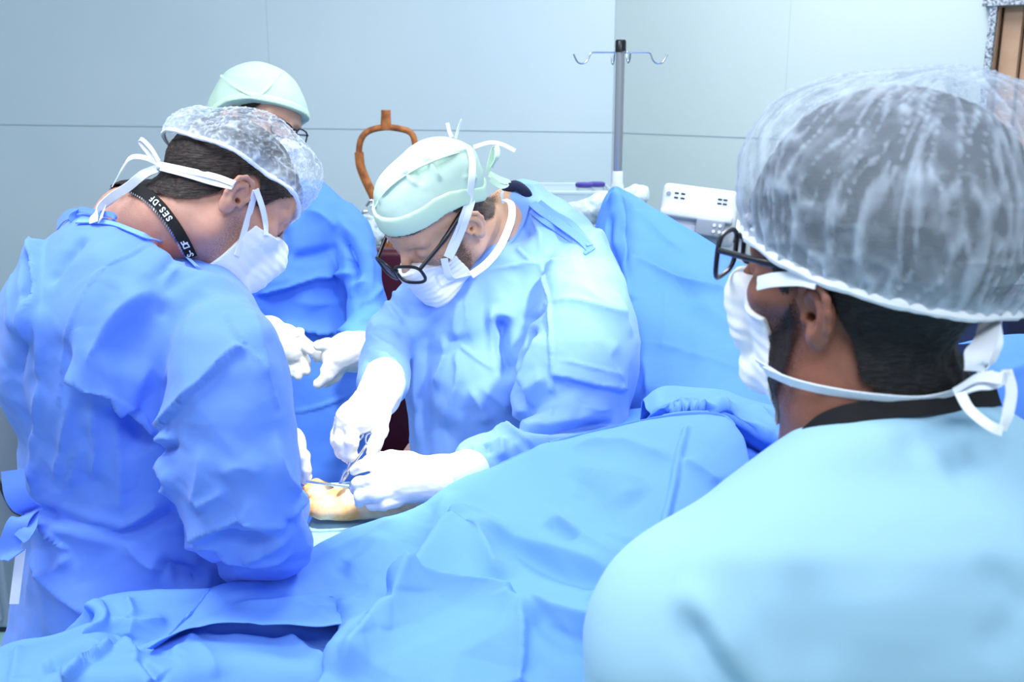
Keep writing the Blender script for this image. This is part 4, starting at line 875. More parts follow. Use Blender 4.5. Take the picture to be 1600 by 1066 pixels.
for i in range(0, len(q)-1): cn.tube([q[i], q[i]*.5+q[i+1]*.5], .0016, 6)
cn.build('neck_chain', M['steel'], pM)
mb = MB(); q = spline([P(790,296,1.97), P(806,290,1.95), P(822,302,1.95), P(826,318,1.97)], 6); mb.tube(q, .010, 10); mb.build('undershirt_collar', mat('navy_collar', (26, 34, 66), .8), pM)
for pts_, w_ in (([(832,318),(846,330),(872,348),(905,372),(925,392)], .016), ([(842,316),(866,334),(896,352),(922,384)], .012), ([(830,330),(850,346),(880,366),(918,396)], .010)):
    ribbon('shoulder_tie', [sgM.pt(a, b, .004) for a, b in pts_], w_, M['gown_l'], ogM, tuple(at(860, 430, 2.1)), .003, 6)
cl_ = [(826,320),(818,345),(800,374),(775,398),(752,420)]
ribbon('neck_binding', [sgM.pt(a, b, .002) for a, b in cl_], .008, M['gown_m_lit'], ogM, tuple(at(840, 480, 2.0)), .002, 6)
# hands
d0 = 1.655
hM1 = [cone(P(600,590,1.76), P(594,612,1.72), .035, .033, .012), cone(P(594,612,1.72), P(562,650,d0), .032, .030, .015), cone(P(592,618,1.71), P(590,650,1.67), .026, .018, .015), cone(P(545,655,d0), P(538,680,d0), .022, .016, .015)]
hM1 += finger([P(552,655,d0-.012), P(550,690,d0-.018), P(549,712,d0-.01), P(549,724,d0)], .0125, .0075)+finger([P(540,660,d0), P(532,690,d0-.008), P(541,712,d0-.002), P(552,711,d0+.012)], .0115, .0080)
hM1 += finger([P(534,660,d0+.01), P(526,688,d0+.01), P(533,708,d0+.012), P(546,712,d0+.026)], .0110, .0078)+finger([P(532,655,d0+.025), P(526,680,d0+.028), P(532,698,d0+.03), P(544,703,d0+.04)], .010, .0072)+finger([P(598,645,1.665), P(594,672,1.655), P(586,694,1.65), P(581,708,1.648)], .0145, .0095)
Vh, _ = glove('glove', hM1, M['glove'], pM)
link('glove_cuff', (lambda V, Q: mesh_from(V, Q))(*(lambda G: G.mesh(smooth=1))((lambda pr: Grid(prims_bounds(pr, .01)[0], prims_bounds(pr, .01)[1], .003).put(pr))([cone(P(599,600,1.76), P(593,620,1.725), .0385, .0365, 0)]))), M['glove_cuff'], pM)
hM2 = [cone(P(722,742,1.612), P(690,748,1.61), .032, .034, .015), cone(P(690,748,1.61), P(628,752,1.60), .034, .036, .02), cone(P(640,735,1.60), P(600,742,1.60), .026, .022, .015)]
hM2 += finger([P(618,726,1.595), P(588,724,1.59), P(566,728,1.585), P(553,736,1.59)], .0125, .0075)+finger([P(612,752,1.585), P(584,752,1.57), P(560,756,1.575), P(555,766,1.59)], .0130, .0085)+finger([P(612,768,1.58), P(586,772,1.565), P(563,776,1.572), P(562,786,1.59)], .0130, .0085)+finger([P(620,782,1.585), P(600,787,1.575), P(580,790,1.58)], .0120, .0085)
hM2 += finger([P(640,718,1.61), P(610,716,1.61), P(580,720,1.605), P(562,730,1.60)], .013, .0085)
glove('glove', hM2, M['glove'], pM)
link('glove_cuff', (lambda V, Q: mesh_from(V, Q))(*(lambda G: G.mesh(smooth=1))((lambda pr: Grid(prims_bounds(pr, .01)[0], prims_bounds(pr, .01)[1], .003).put(pr))([cone(P(730,738,1.615), P(714,743,1.61), .036, .0355, 0)]))), M['glove_cuff'], pM)

# =============== nurse at the back
HN = Head(((402-800)/1600*2.42, 2.42, (533-205)/1600*2.42), (.80, -.50, -.25), (.50, .84, -.10), (.22, .0, .97))
pN = thing('person', 'person at the back in pale green cap and blue gown, gloved hands held together', 'person', (-.58, 2.42, 0))
torN = rows([(282,395,500,2.42,.03),(296,375,525,2.42,.07),(320,350,548,2.42,.10),(360,330,566,2.41,.12),(420,322,574,2.40,.13),(480,322,574,2.40,.14),(560,325,580,2.40,.14),(700,322,582,2.40,.15),(900,310,590,2.40,.17),(1050,300,600,2.40,.18)], .03, 2.4)
armN = rows([(315,500,552,2.38,.04),(345,505,572,2.36,.055),(380,520,586,2.33,.06),(420,535,597,2.29,.065),(460,540,604,2.25,.066),(495,540,606,2.20,.062),(522,540,600,2.16,.055),(540,545,588,2.14,.035),(548,555,575,2.13,.02)], .018, 2.2)
prN = [torN, armN, cone(at(575, 525, 2.16), at(560, 545, 2.10), .05, .040, .02), cone(at(350, 380, 2.36), at(340, 500, 2.25), .07, .06, .03), cone(at(340, 500, 2.25), at(405, 520, 2.10), .055, .04, .02)]
fN = [('ridge', [(474,327),(505,340),(535,362)], .010, .012), ('soft', [(531,361),(550,390),(557,420),(553,450)], -.022, .012), ('ridge', [(520,330),(545,370),(562,420),(560,470)], .010, .010), ('tuck', [(545,428),(500,434),(453,448),(386,467)], .014, .022), ('soft', [(450,404),(490,398),(530,386)], -.010, .012), ('soft', [(440,350),(440,390),(450,410)], -.010, .016),
      ('ridge', [(386,440),(430,438),(470,430)], .006, .016), ('ridge', [(530,430),(548,428),(556,440)], .012, .008), ('soft', [(545,400),(550,420)], -.016, .008), ('ridge', [(570,380),(580,420),(575,470)], .007, .008), ('ridge', [(560,480),(580,470),(604,440)], .008, .008), ('ridge', [(560,500),(580,500),(602,480)], .007, .006), ('ridge', [(548,470),(556,450),(575,440)], .006, .006),
      ('tuck', [(565,516),(520,522),(470,514),(425,505)], .012, .016), ('seam', [(445,645),(490,638),(545,618)], .003, .004), ('ridge', [(450,470),(500,475),(550,470)], .004, .014)]
VgN, QgN, ogN, sgN = gown('gown', prN, fN, M['gown_n'], pN, .0055, ((.16, .022, 41), (.08, .008, 44)))
GN = facegrid(HN, (at(425, 315, 2.44), .065), .003)
VbN, obN = head_body('body', HN, GN, prN, -.022, M['skin_n'], pN, hips(-.58, 2.42))
shoes(pN, -.58, 2.40, M['white'], math.pi)
hair('hair', HN, GN, .005, hairx, hairz, M['hair_l'], pN)
capN = [HN.E((-.010, 0, .034), (.120, .106, .114)), HN.E((-.02, 0, .085), (.08, .075, .062), .03)]
def cutN(x, y, z): return np.interp(x, [-.12, -.05, .0, .05, .11], [-.02, .005, .036, .054, .062])-z
seN = [('ridge', [(345,118),(372,140),(402,152)], .004, .003, .02), ('ridge', [(402,152),(420,135),(438,112)], .004, .003, .02), ('ridge', [(345,116),(395,122),(440,112)], .002, .004)]
VcN, crN = tiecap(HN, GN, pN, capN, .004, 0, .016, seN, M['capgreen'], M['capgreen2'], cutN)
sN = Surf(VcN, h=.003)
for q_ in ([(345,118),(372,138),(402,153)], [(402,153),(420,135),(438,112)]):
    ribbon('piping', [sN.pt(a, b, .0015) for a, b in q_], .006, M['capgreen2'], crN, HN.w(0, 0, .04), .002, 8)
spectacles(HN, pN, .05, .034, .008, .118, .0020, ear_z=.02)
for ysg in (-1, 1):
    G_ = MB(); G_.tube(spline([HN.w(.1015, ysg*.014, .030), HN.w(.101, ysg*.028, .037), HN.w(.092, ysg*.045, .036)], 5), .003, 8); G_.build('eyebrow', M['hair_l'], pN)
maskmesh(HN, GN, regmask(.035, .2, -.008), pN, .006, [HN.E((.098, 0, -.035), (.022, .028, .042), .02)])
d1 = 2.10
hN1 = [cone(P(420,520,2.14), P(445,538,d1), .036, .034, .015), cone(P(445,532,d1), P(458,548,d1), .032, .028, .015)]
hN1 += finger([P(468,532,d1-.01), P(486,545,d1-.02), P(501,557,d1-.02)], .0135, .0105)+finger([P(466,545,d1), P(476,565,d1), P(479,580,d1)], .0125, .0095)+finger([P(456,552,d1), P(463,575,d1), P(466,588,d1)], .0125, .0095)+finger([P(446,552,d1), P(449,572,d1), P(452,584,d1)], .0115, .009)+finger([P(436,548,d1), P(438,562,d1), P(441,576,d1)], .0115, .0088)+finger([P(455,525,d1-.02), P(466,520,d1-.02), P(470,518,d1-.01)], .010, .0085)
glove('glove', hN1, M['glove'], pN, .003)
hN2 = [cone(P(560,550,2.11), P(544,548,2.09), .040, .038, .015), cone(P(544,550,2.09), P(528,555,2.07), .036, .034, .015)]
hN2 += finger([P(530,540,2.06), P(512,538,2.05), P(497,540,2.05)], .0135, .0105)+finger([P(522,560,2.06), P(514,572,2.05), P(508,579,2.05)], .0125, .0105)+finger([P(528,572,2.06), P(512,588,2.05), P(497,600,2.05)], .0125, .0105)+finger([P(536,570,2.08), P(524,588,2.08), P(510,598,2.08)], .0125, .0105)+finger([P(525,550,2.08), P(508,553,2.09), P(496,560,2.10)], .0125, .0095)
glove('glove', hN2, M['glove'], pN, .003)
link('glove_cuff', (lambda V, Q: mesh_from(V, Q))(*(lambda G: G.mesh(smooth=1))((lambda pr: Grid(prims_bounds(pr, .01)[0], prims_bounds(pr, .01)[1], .003).put(pr))([cone(P(563,550,2.115), P(549,550,2.10), .0435, .042, 0)]))), M['glove_cuff'], pN)

# =============== observer at the right, seen from behind
HR = Head((.3343, .9962, .0453), (-.712, .645, .278), (-.700, -.668, -.255), (.022, -.375, .927), 1.05)
pR = thing('person', 'person at the right seen from behind in aqua scrubs, bouffant cap and black spectacles', 'person', (.38, .92, 0))
torR = rows([(634,1400,1560,.975,.05),(646,1310,1590,.97,.085),(662,1262,1610,.965,.10),(690,1222,1640,.96,.11),(750,1140,1700,.95,.12),(810,1070,1740,.93,.135),(870,1020,1770,.91,.14),(950,982,1800,.90,.145),(1066,962,1820,.89,.15),(1250,960,1830,.90,.15),(1700,985,1810,.95,.15)], .03, 2.3)
prR = [torR, cone(at(1085, 1000, .86), at(1060, 1300, .90), .10, .08, .04)]
fR = [('soft', [(1058,925),(1078,975),(1110,1030),(1150,1090),(1180,1140)], -.016, .014, .3), ('soft', [(1050,890),(1080,930),(1130,1000),(1180,1080)], .008, .018, .4), ('soft', [(1110,850),(1150,930),(1190,1010),(1215,1100)], -.006, .022, .4), ('soft', [(1225,850),(1258,920),(1275,1000),(1268,1100)], -.007, .022, .4), ('soft', [(1520,870),(1565,910),(1640,980)], -.007, .014, .4), ('soft', [(1384,709),(1430,690),(1490,650)], -.007, .018, .4),
      ('soft', [(1470,750),(1510,720),(1550,690)], -.007, .016, .4), ('soft', [(1530,1040),(1560,1000),(1620,960)], -.006, .018, .4), ('seam', [(1205,722),(1120,790),(1062,880),(1045,960)], .0014, .0022), ('soft', [(1380,860),(1400,960),(1390,1066)], .005, .04, .4)]
VgR, QgR, ogR, sgR = gown('scrub_top', prR, fR, M['scrub'], pR, .0045, ((.25, .008, 51), (.10, .002, 54)), .75, gain=1.0)
neckR = (P(1405, 700, 1.04), .088, cone(P(1320, 640, 1.0), P(1330, 720, 1.03), .06, .075, .04))
GR = facegrid(HR, neckR, .0022, .05)
VbR, obR = head_body('body', HR, GR, prR, -.020, M['skin_r'], pR, hips(.38, .92), lambda x, y, z: np.clip((.0-z)/.02, 0, 1)*np.clip((x-.0)/.02, 0, 1)*np.clip((z+.15)/.02, 0, 1)*.9)
shoes(pR, .38, .92, M['white'])
x_, y_, z_ = GR.L; bigR = smin(GR.noear, (np.sqrt(((x_+.022)/.112)**2+(y_/.090)**2+((z_-.085)/.098)**2)-1)*.09*HR.sc, .03)
VhR, _ = hair('hair', HR, GR, .007, hairx, [z-.018 if i < 3 else z for i, z in enumerate(hairz)], M['hair_r'], pR, base=bigR)
hair('beard', HR, GR, .0035, [0, 1], [0, 0], M['beard_r'], pR, extra=beard_extra, noise=.0012, cov=lambda x, y, z, rr: np.clip(-rr/.024, 0, 1)*.66)
spectacles(HR, pR, .052, .044, .018, .128, .0026, ear_x=-.002, ear_z=.040, wrap=.05)
VmR, _ = maskmesh(HR, GR, regmask(.050, .15, -.004), pR, .005, [HR.E((.100, 0, -.035), (.022, .028, .042), .02)])
cR = P(1412, 312, .99)
capR = [ell(cR, (.139, .135, .120), None, .02), ell(P(1272, 262, .97), (.062, .10, .070), None, .05), ell(P(1500, 330, .98), (.114, .12, .118), None, .05), HR.E((-.022, 0, .085), (.128, .104, .112), .02)]
ppR, pnR = P(1340, 475, .87), W([.16, -.42, .88])
def gatR(V, ang, hgt):
    q = np.stack([ang*11+2.2*vnoise(V*18, 3)+hgt*9, hgt*14, ang*0], 1); r1 = 1-np.clip(np.abs(vnoise(q*1.6, 41))*7, 0, 1); r2 = 1-np.clip(np.abs(vnoise(V*42+9, 44))*9, 0, 1)
    rim = np.exp(-np.maximum(hgt, 0)/.014)
    return .0+.50*r1+.16*r2+.8*rim, .0018*r1+.0012*r2+.003*np.sin(ang*50+3*vnoise(V*25, 8))*rim+crumple(V, .07, .006, 16)
VcR, capo = bouffant(HR, capR, ppR, pnR, M['net'], pR, gatR, .004, .0050)
allR = Surf(np.vstack([VbR, VmR, VhR]), h=.003); cRh = HR.w(0, 0, 0)
straps(pR, allR, cRh, [[(1184,443),(1205,438),(1230,436),(1255,436),(1276,441)]], .0135)
straps(pR, allR, cRh, [[(1196,580),(1240,598),(1300,612),(1370,622),(1440,625),(1500,610),(1545,590)], [(1186,568),(1205,580),(1238,600)]], .013)
dr_ = .90
for pts, w_ in (([P(1548,500,dr_+.02), P(1540,530,dr_), P(1525,560,dr_-.01), P(1522,580,dr_-.01)], .022), ([P(1552,500,dr_+.02), P(1556,535,dr_), P(1550,562,dr_), P(1530,582,dr_)], .012), ([P(1500,612,dr_-.02), P(1530,600,dr_-.03), P(1560,590,dr_-.03), P(1575,578,dr_-.03)], .016),
                ([P(1572,578,dr_-.03), P(1580,610,dr_-.035), P(1574,650,dr_-.04), P(1566,672,dr_-.04)], .010), ([P(1500,614,dr_-.03), P(1515,640,dr_-.04), P(1545,665,dr_-.05), P(1566,674,dr_-.05)], .009), ([P(1490,612,dr_-.02), P(1530,590,dr_-.03), P(1566,592,dr_-.04)], .012)):
    ribbon('mask_tie', pts, w_, M['tie'], pR, None, .0014, 6, W([.7, .2, .6]))
lpR = [(1262,684),(1290,662),(1330,648),(1390,640),(1450,635),(1510,630),(1560,622)]
ribbon('lanyard', [allR.pt(a, b-2, .006) for a, b in lpR], .018, M['lanyard'], pR, tuple(P(1400, 660, 1.08)), .002, 6)

# ------------------------------------------------ drapes, table, patient
def net(rws, nu, nv, world=False):
    A = np.array([[(np.array(q[1:]) if q[0] is None else at(*q)) for q in r] for r in rws])
    B = np.stack([resamp(A[i], nu) for i in range(len(A))]); C_ = np.stack([resamp(B[:, j], nv) for j in range(nu)], 1)
    nv_, nu_ = C_.shape[:2]; V = C_.reshape(-1, 3); i = np.arange((nv_-1)*nu_).reshape(nv_-1, nu_)[:, :-1].ravel()
    return V, np.stack([i, i+nu_, i+nu_+1, i+1], 1)
def resamp(p, n):
    q = spline(p, 24); L = np.r_[0, np.cumsum(np.linalg.norm(np.diff(q, axis=0), axis=1))]; k = len(p)
    # keep the knots evenly spread, blended with arc length
    t0 = np.linspace(0, 1, len(q)); t = .5*t0+.5*L/L[-1]; g = np.linspace(0, 1, n); return np.stack([np.interp(g, t, q[:, j]) for j in range(3)], 1)
def cloth(name, rws, nu, nv, folds, m, label, cat, cr=((.2, .010, 1), (.08, .003, 4)), thick=.0016, parent=None, group=None):
    V, Q = net(rws, nu, nv); N = normals(V, Q)
    if (N@(CAM-V.mean(0))).mean() < 0: Q = Q[:, ::-1]; N = -N
    V = V+N*sum(crumple(V, a, b, c) for a, b, c in cr)[:, None]; V = relax(V, Q, .3) if False else V
    V = sculpt(V, Q, [(f_[0], f_[1], f_[2]*2.1)+tuple(f_[3:]) for f_ in folds], Surf(V, 8)); o = link(name, mesh_from(V, Q), m, parent)
    s_ = o.modifiers.new('hem', 'SOLIDIFY'); s_.thickness = thick; s_.offset = -1
    if label: tag(o, label, cat, group)
    return o, V
def back(r, dy, dz): # a row of the same cloth further into the room / lower
    return [(None, *(at(*q)+np.array([0, dy, dz]))) for q in r]
# --- main sheet over the patient
top = [(238,1006,1.17),(290,945,1.24),(338,911,1.29),(420,899,1.32),(488,869,1.37),(600,815,1.42),(740,747,1.46),(830,706,1.50),(905,680,1.52),(990,662,1.53),(1062,648,1.53),(1128,650,1.50),(1158,680,1.46),(1172,728,1.40),(1172,790,1.32)]
m1 = [(236,1008,1.165),(294,950,1.23),(348,922,1.275),(424,912,1.30),(502,893,1.335),(598,868,1.36),(745,798,1.38),(840,770,1.40),(915,745,1.41),(1000,730,1.42),(1068,715,1.42),(1130,725,1.40),(1165,750,1.37),(1185,790,1.33),(1200,850,1.27)]
m2 = [(235,1009,1.16),(297,955,1.22),(356,935,1.26),(432,925,1.28),(512,915,1.30),(592,920,1.27),(690,872,1.27),(845,850,1.27),(930,840,1.28),(1010,830,1.29),(1075,815,1.30),(1130,825,1.29),(1170,850,1.27),(1200,890,1.24),(1220,930,1.20)]
m3 = [(233,1011,1.155),(299,958,1.21),(364,945,1.24),(445,938,1.255),(522,936,1.265),(572,965,1.18),(618,950,1.18),(800,935,1.17),(930,930,1.16),(1015,930,1.17),(1080,925,1.18),(1135,930,1.18),(1180,950,1.17),(1210,980,1.15),(1240,1000,1.12)]
m4 = [(232,1012,1.15),(301,961,1.20),(370,952,1.22),(456,952,1.23),(530,955,1.235),(536,1028,1.12),(528,1066,1.08),(780,1066,1.07),(920,1066,1.07),(1010,1060,1.08),(1085,1050,1.09),(1140,1050,1.09),(1190,1060,1.08),(1230,1080,1.07),(1260,1100,1.05)]
m5 = [(231,1013,1.145),(303,964,1.19),(378,960,1.20),(474,968,1.205),(538,975,1.205),(525,1060,1.10),(505,1140,1.04),(780,1150,1.02),(920,1150,1.03),(1010,1150,1.04),(1090,1140,1.05),(1150,1140,1.05),(1200,1140,1.05),(1250,1150,1.04),(1280,1160,1.03)]
low6 = [(230,1014,1.14),(304,967,1.18),(386,968,1.18),(492,985,1.175),(545,997,1.175)]+[(510,1130,1.06),(480,1300,1.03),(780,1330,1.00),(920,1330,1.01),(1010,1330,1.02),(1090,1330,1.03),(1150,1330,1.03),(1200,1330,1.03),(1250,1330,1.03),(1290,1330,1.02)]
rwsA = [back(top, .07, -.16), back(top, .045, -.05), back(top, .015, -.008), top, m1, m2, m3, m4, m5, low6]
fA = [('ridge', [(752,788),(700,850),(650,915),(612,960),(560,1020),(528,1066)], .020, .030, .1), ('soft', [(700,800),(640,870),(600,925),(560,985)], -.010, .022), ('tuck', [(603,930),(640,926),(700,925),(760,926),(812,931)], .013, .022, .08), ('ridge', [(812,931),(814,980),(812,1030),(810,1080)], .009, .012, .05),
      ('ridge', [(790,915),(768,880),(742,812)], .010, .018), ('soft', [(745,822),(800,850),(860,880),(940,905),(985,915)], -.012, .020), ('ridge', [(738,806),(800,838),(900,872),(985,908)], .010, .018), ('ridge', [(812,930),(870,955),(930,968),(985,976)], .010, .016), ('soft', [(820,945),(880,990),(960,1010)], -.008, .020),
      ('ridge', [(845,792),(905,835),(960,872),(1000,885)], .007, .016), ('soft', [(850,812),(910,850)], -.006, .012), ('seam', [(1075,655),(1062,710),(1052,760),(1038,820),(1030,856)], .004, .006, .1), ('ridge', [(1028,857),(985,850),(940,836)], .006, .010), ('ridge', [(1062,712),(1100,740),(1130,760)], .006, .010), ('ridge', [(880,700),(960,690),(1000,700),(1060,722)], .008, .014),
      ('ridge', [(890,715),(930,740),(1020,760)], .004, .014), ('soft', [(1000,790),(960,760),(900,745)], .006, .03), ('ridge', [(350,940),(420,945),(500,935),(570,945)], .006, .018), ('ridge', [(452,946),(500,952),(552,950)], .004, .006), ('soft', [(600,830),(580,870),(530,900)], .006, .02), ('ridge', [(700,760),(690,800),(660,850)], .005, .016),
      ('ridge', [(640,800),(560,845),(480,880)], .006, .014), ('soft', [(930,905),(960,950),(985,1010)], .007, .02)]
cloth('surgical_drape', rwsA, 330, 300, fA, M['drape'], 'large sky blue drape sheet spread over the patient across the foreground', 'surgical drape', ((.24, .030, 61), (.11, .008, 64)))
# --- second sheet under it at the lower left
t = [(-60,1060,1.16),(-20,1030,1.18),(20,1012,1.20),(80,1003,1.20),(150,985,1.20),(185,1012,1.18),(206,1024,1.17),(260,1003,1.20),(310,975,1.24),(400,958,1.26),(500,968,1.26),(580,975,1.26),(680,975,1.26)]
l1 = [(-80,1090,1.10),(-30,1075,1.11),(20,1060,1.12),(70,1045,1.12),(130,1035,1.12),(180,1030,1.13),(220,1035,1.13),(270,1020,1.16),(320,1005,1.185),(400,1000,1.19),(490,1015,1.18),(560,1035,1.175),(660,1040,1.17)]
l2 = [(-100,1150,1.04),(-40,1140,1.05),(20,1120,1.06),(70,1105,1.07),(120,1090,1.08),(180,1085,1.08),(230,1090,1.08),(280,1075,1.10),(330,1066,1.12),(400,1066,1.125),(480,1080,1.115),(540,1095,1.10),(640,1100,1.09)]
l3 = [(-110,1350,1.02),(-40,1340,1.03),(20,1340,1.03),(70,1330,1.04),(120,1330,1.04),(180,1330,1.05),(230,1330,1.05),(280,1330,1.05),(330,1330,1.05),(400,1330,1.05),(480,1330,1.05),(540,1330,1.04),(640,1330,1.04)]
fB = [('ridge', [(185,1012),(206,1024),(222,1045),(240,1070)], .012, .010, .05), ('soft', [(212,1025),(232,1048),(255,1075)], -.010, .008), ('ridge', [(30,1012),(26,1040),(18,1075)], .007, .010, .05), ('tuck', [(178,1013),(140,1035),(100,1070)], .012, .016, .1), ('soft', [(60,1040),(110,1020),(160,1005)], -.010, .016), ('ridge', [(310,985),(290,1010),(260,1030)], .007, .012), ('ridge', [(435,980),(470,1010),(520,1055)], .008, .008),
      ('soft', [(310,978),(370,975),(430,980),(540,1005)], -.012, .012), ('ridge', [(300,1000),(330,1030),(340,1066)], .004, .012)]
cloth('surgical_drape', [back(t, .05, -.10), back(t, .02, -.01), t, l1, l2, l3], 240, 150, fB, M['drape'], 'lower sky blue drape sheet at the bottom left corner, tucked below the large sheet', 'surgical drape', ((.18, .012, 71), (.09, .004, 74)))
# --- bunched piece between the gown and the sheets
t = [(60,1010,1.26),(100,985,1.26),(126,965,1.26),(134,950,1.26),(158,938,1.27),(192,930,1.28),(250,928,1.29),(310,924,1.30),(350,918,1.31)]
l1 = [(70,1020,1.24),(106,1000,1.24),(136,975,1.24),(150,950,1.23),(170,955,1.23),(215,960,1.24),(262,955,1.26),(310,945,1.28),(350,935,1.29)]
l2 = [(80,1040,1.22),(120,1020,1.22),(140,1010,1.21),(150,985,1.20),(178,990,1.20),(215,985,1.21),(262,975,1.24),(310,965,1.26),(350,950,1.28)]
l3 = [(90,1060,1.20),(130,1045,1.20),(148,1030,1.195),(158,1010,1.185),(185,1014,1.185),(215,1010,1.19),(262,1000,1.215),(310,985,1.23),(350,970,1.25)]
fC = [('ridge', [(134,948),(150,952),(162,972),(150,990),(148,1005),(160,1014)], .012, .008), ('ridge', [(195,930),(204,955),(210,974)], .008, .007), ('ridge', [(165,974),(190,972),(210,976),(270,966)], .007, .007), ('ridge', [(210,974),(200,1000)], .006, .006), ('soft', [(140,960),(148,975)], -.012, .007)]
cloth('surgical_drape', [back(t, .03, -.08), t, l1, l2, l3], 150, 80, fC, M['drape'], 'small bunched fold of blue drape standing up against the left gown', 'surgical drape', ((.10, .008, 81), (.05, .003, 84)))
# --- rolled sheet edge at the right, behind the large sheet
t = [(1004,628,1.66),(1030,612,1.67),(1060,608,1.68),(1130,613,1.68),(1180,628,1.66),(1230,640,1.64),(1270,660,1.60),(1300,690,1.58)]
l1 = [(1010,640,1.60),(1030,626,1.60),(1062,626,1.61),(1130,632,1.60),(1180,652,1.57),(1225,668,1.54),(1265,690,1.50),(1300,720,1.48)]
l2 = [(1016,648,1.58),(1034,640,1.57),(1066,642,1.57),(1130,645,1.56),(1160,660,1.54),(1200,688,1.51),(1240,706,1.48),(1290,740,1.45)]
l3 = [(1004,662,1.60),(1034,652,1.60),(1070,650,1.62),(1130,662,1.63),(1160,690,1.62),(1190,712,1.60),(1240,740,1.58),(1290,760,1.55)]
fD = [('ridge', [(1130,614),(1138,640),(1190,670),(1240,700)], .010, .010), ('ridge', [(1180,626),(1200,650),(1225,668)], .006, .009), ('soft', [(1020,645),(1080,640),(1150,650),(1200,690)], -.010, .010), ('ridge', [(1020,640),(1060,630),(1130,640)], .004, .008, .4)]
cloth('surgical_drape', [back(t, .06, -.08), t, l1, l2, l3], 160, 90, fD, M['drape'], 'rolled blue drape edge lying between the screen drape and the large sheet', 'surgical drape', ((.10, .010, 91), (.05, .003, 94)))
# --- flat piece beneath it
t = [(960,640,1.75),(1040,640,1.74),(1120,650,1.72),(1200,660,1.70),(1320,680,1.66)]
l1 = [(960,690,1.62),(1040,690,1.60),(1120,700,1.58),(1200,720,1.54),(1320,740,1.50)]
l2 = [(980,760,1.48),(1050,760,1.46),(1130,770,1.43),(1220,790,1.38),(1330,800,1.34)]
l3 = [(1000,900,1.25),(1060,900,1.25),(1140,900,1.24),(1230,900,1.22),(1340,900,1.20)]
cloth('surgical_drape', [t, l1, l2, l3], 70, 60, [('ridge', [(1150,700),(1180,712),(1175,735)], .006, .01)], M['drape2'], 'flat blue drape seen in the dark gap under the rolled drape edge', 'surgical drape', ((.12, .008, 95),), .0016)
# --- screen drape hung from the infusion pole
r0 = [(952,299,2.60),(957,294,2.60),(962,292,2.59),(968,294,2.60),(976,298,2.62),(990,305,2.62),(1010,320,2.60),(1040,338,2.55),(1075,358,2.48),(1120,383,2.40),(1180,420,2.32),(1290,480,2.22),(1420,540,2.15)]
r1 = [(942,322,2.57),(950,318,2.55),(962,318,2.52),(974,320,2.53),(990,326,2.55),(1006,336,2.54),(1026,348,2.52),(1056,366,2.47),(1090,388,2.40),(1130,412,2.33),(1190,450,2.25),(1290,510,2.15),(1420,570,2.08)]
r2 = [(932,372,2.52),(940,372,2.47),(956,374,2.42),(976,378,2.42),(1000,384,2.42),(1024,392,2.40),(1050,404,2.36),(1082,424,2.30),(1116,446,2.24),(1160,472,2.17),(1216,510,2.09),(1300,560,2.00),(1420,620,1.95)]
r3 = [(944,460,2.36),(962,456,2.32),(980,456,2.28),(1004,460,2.26),(1032,466,2.25),(1060,474,2.22),(1086,486,2.18),(1116,502,2.13),(1150,520,2.08),(1190,540,2.02),(1240,566,1.95),(1320,610,1.88),(1430,660,1.84)]
r4 = [(965,545,2.15),(992,545,2.08),(1006,545,2.05),(1028,550,2.03),(1052,556,2.01),(1076,562,1.99),(1100,568,1.96),(1130,578,1.93),(1162,590,1.89),(1200,604,1.85),(1250,624,1.80),(1330,656,1.75),(1440,700,1.72)]
r5 = [(950,625,2.0),(985,625,1.90),(1014,624,1.84),(1030,624,1.82),(1056,626,1.80),(1080,630,1.78),(1104,636,1.76),(1136,642,1.74),(1170,650,1.72),(1210,662,1.70),(1260,676,1.66),(1340,700,1.62),(1450,740,1.60)]
r6 = [(950,700,1.96),(985,700,1.87),(1018,700,1.81),(1034,700,1.79),(1060,700,1.77),(1084,700,1.75),(1110,705,1.73),(1140,710,1.71),(1174,715,1.69),(1214,722,1.67),(1260,735,1.63),(1340,750,1.59),(1450,790,1.57)]
fE = [('ridge', [(960,296),(968,330),(972,372),(976,430),(978,475)], .016, .012, .05), ('soft', [(954,330),(950,370),(948,400)], -.014, .010), ('tuck', [(984,398),(1020,414),(1054,430),(1090,440),(1136,450)], .007, .012, .1), ('ridge', [(998,528),(1060,545),(1110,560),(1180,585)], .005, .010), ('soft', [(946,376),(956,400),(970,440),(974,470)], -.024, .010), ('ridge', [(1004,632),(1012,600),(1000,540)], .006, .010),
      ('ridge', [(1014,630),(1030,618),(1046,600)], .008, .010), ('soft', [(1080,460),(1120,490),(1180,530)], .006, .03), ('ridge', [(965,296),(1000,330),(1040,372),(1080,400)], .005, .012), ('ridge', [(1036,420),(1040,500),(1030,560)], .003, .012)]
cloth('screen_drape', [r0, r1, r2, r3, r4, r5, r6], 200, 220, fE, M['drape2'], 'tall blue screen drape hung from the infusion pole, slanting down to the right', 'screen drape', ((.26, .026, 101), (.12, .006, 104)))
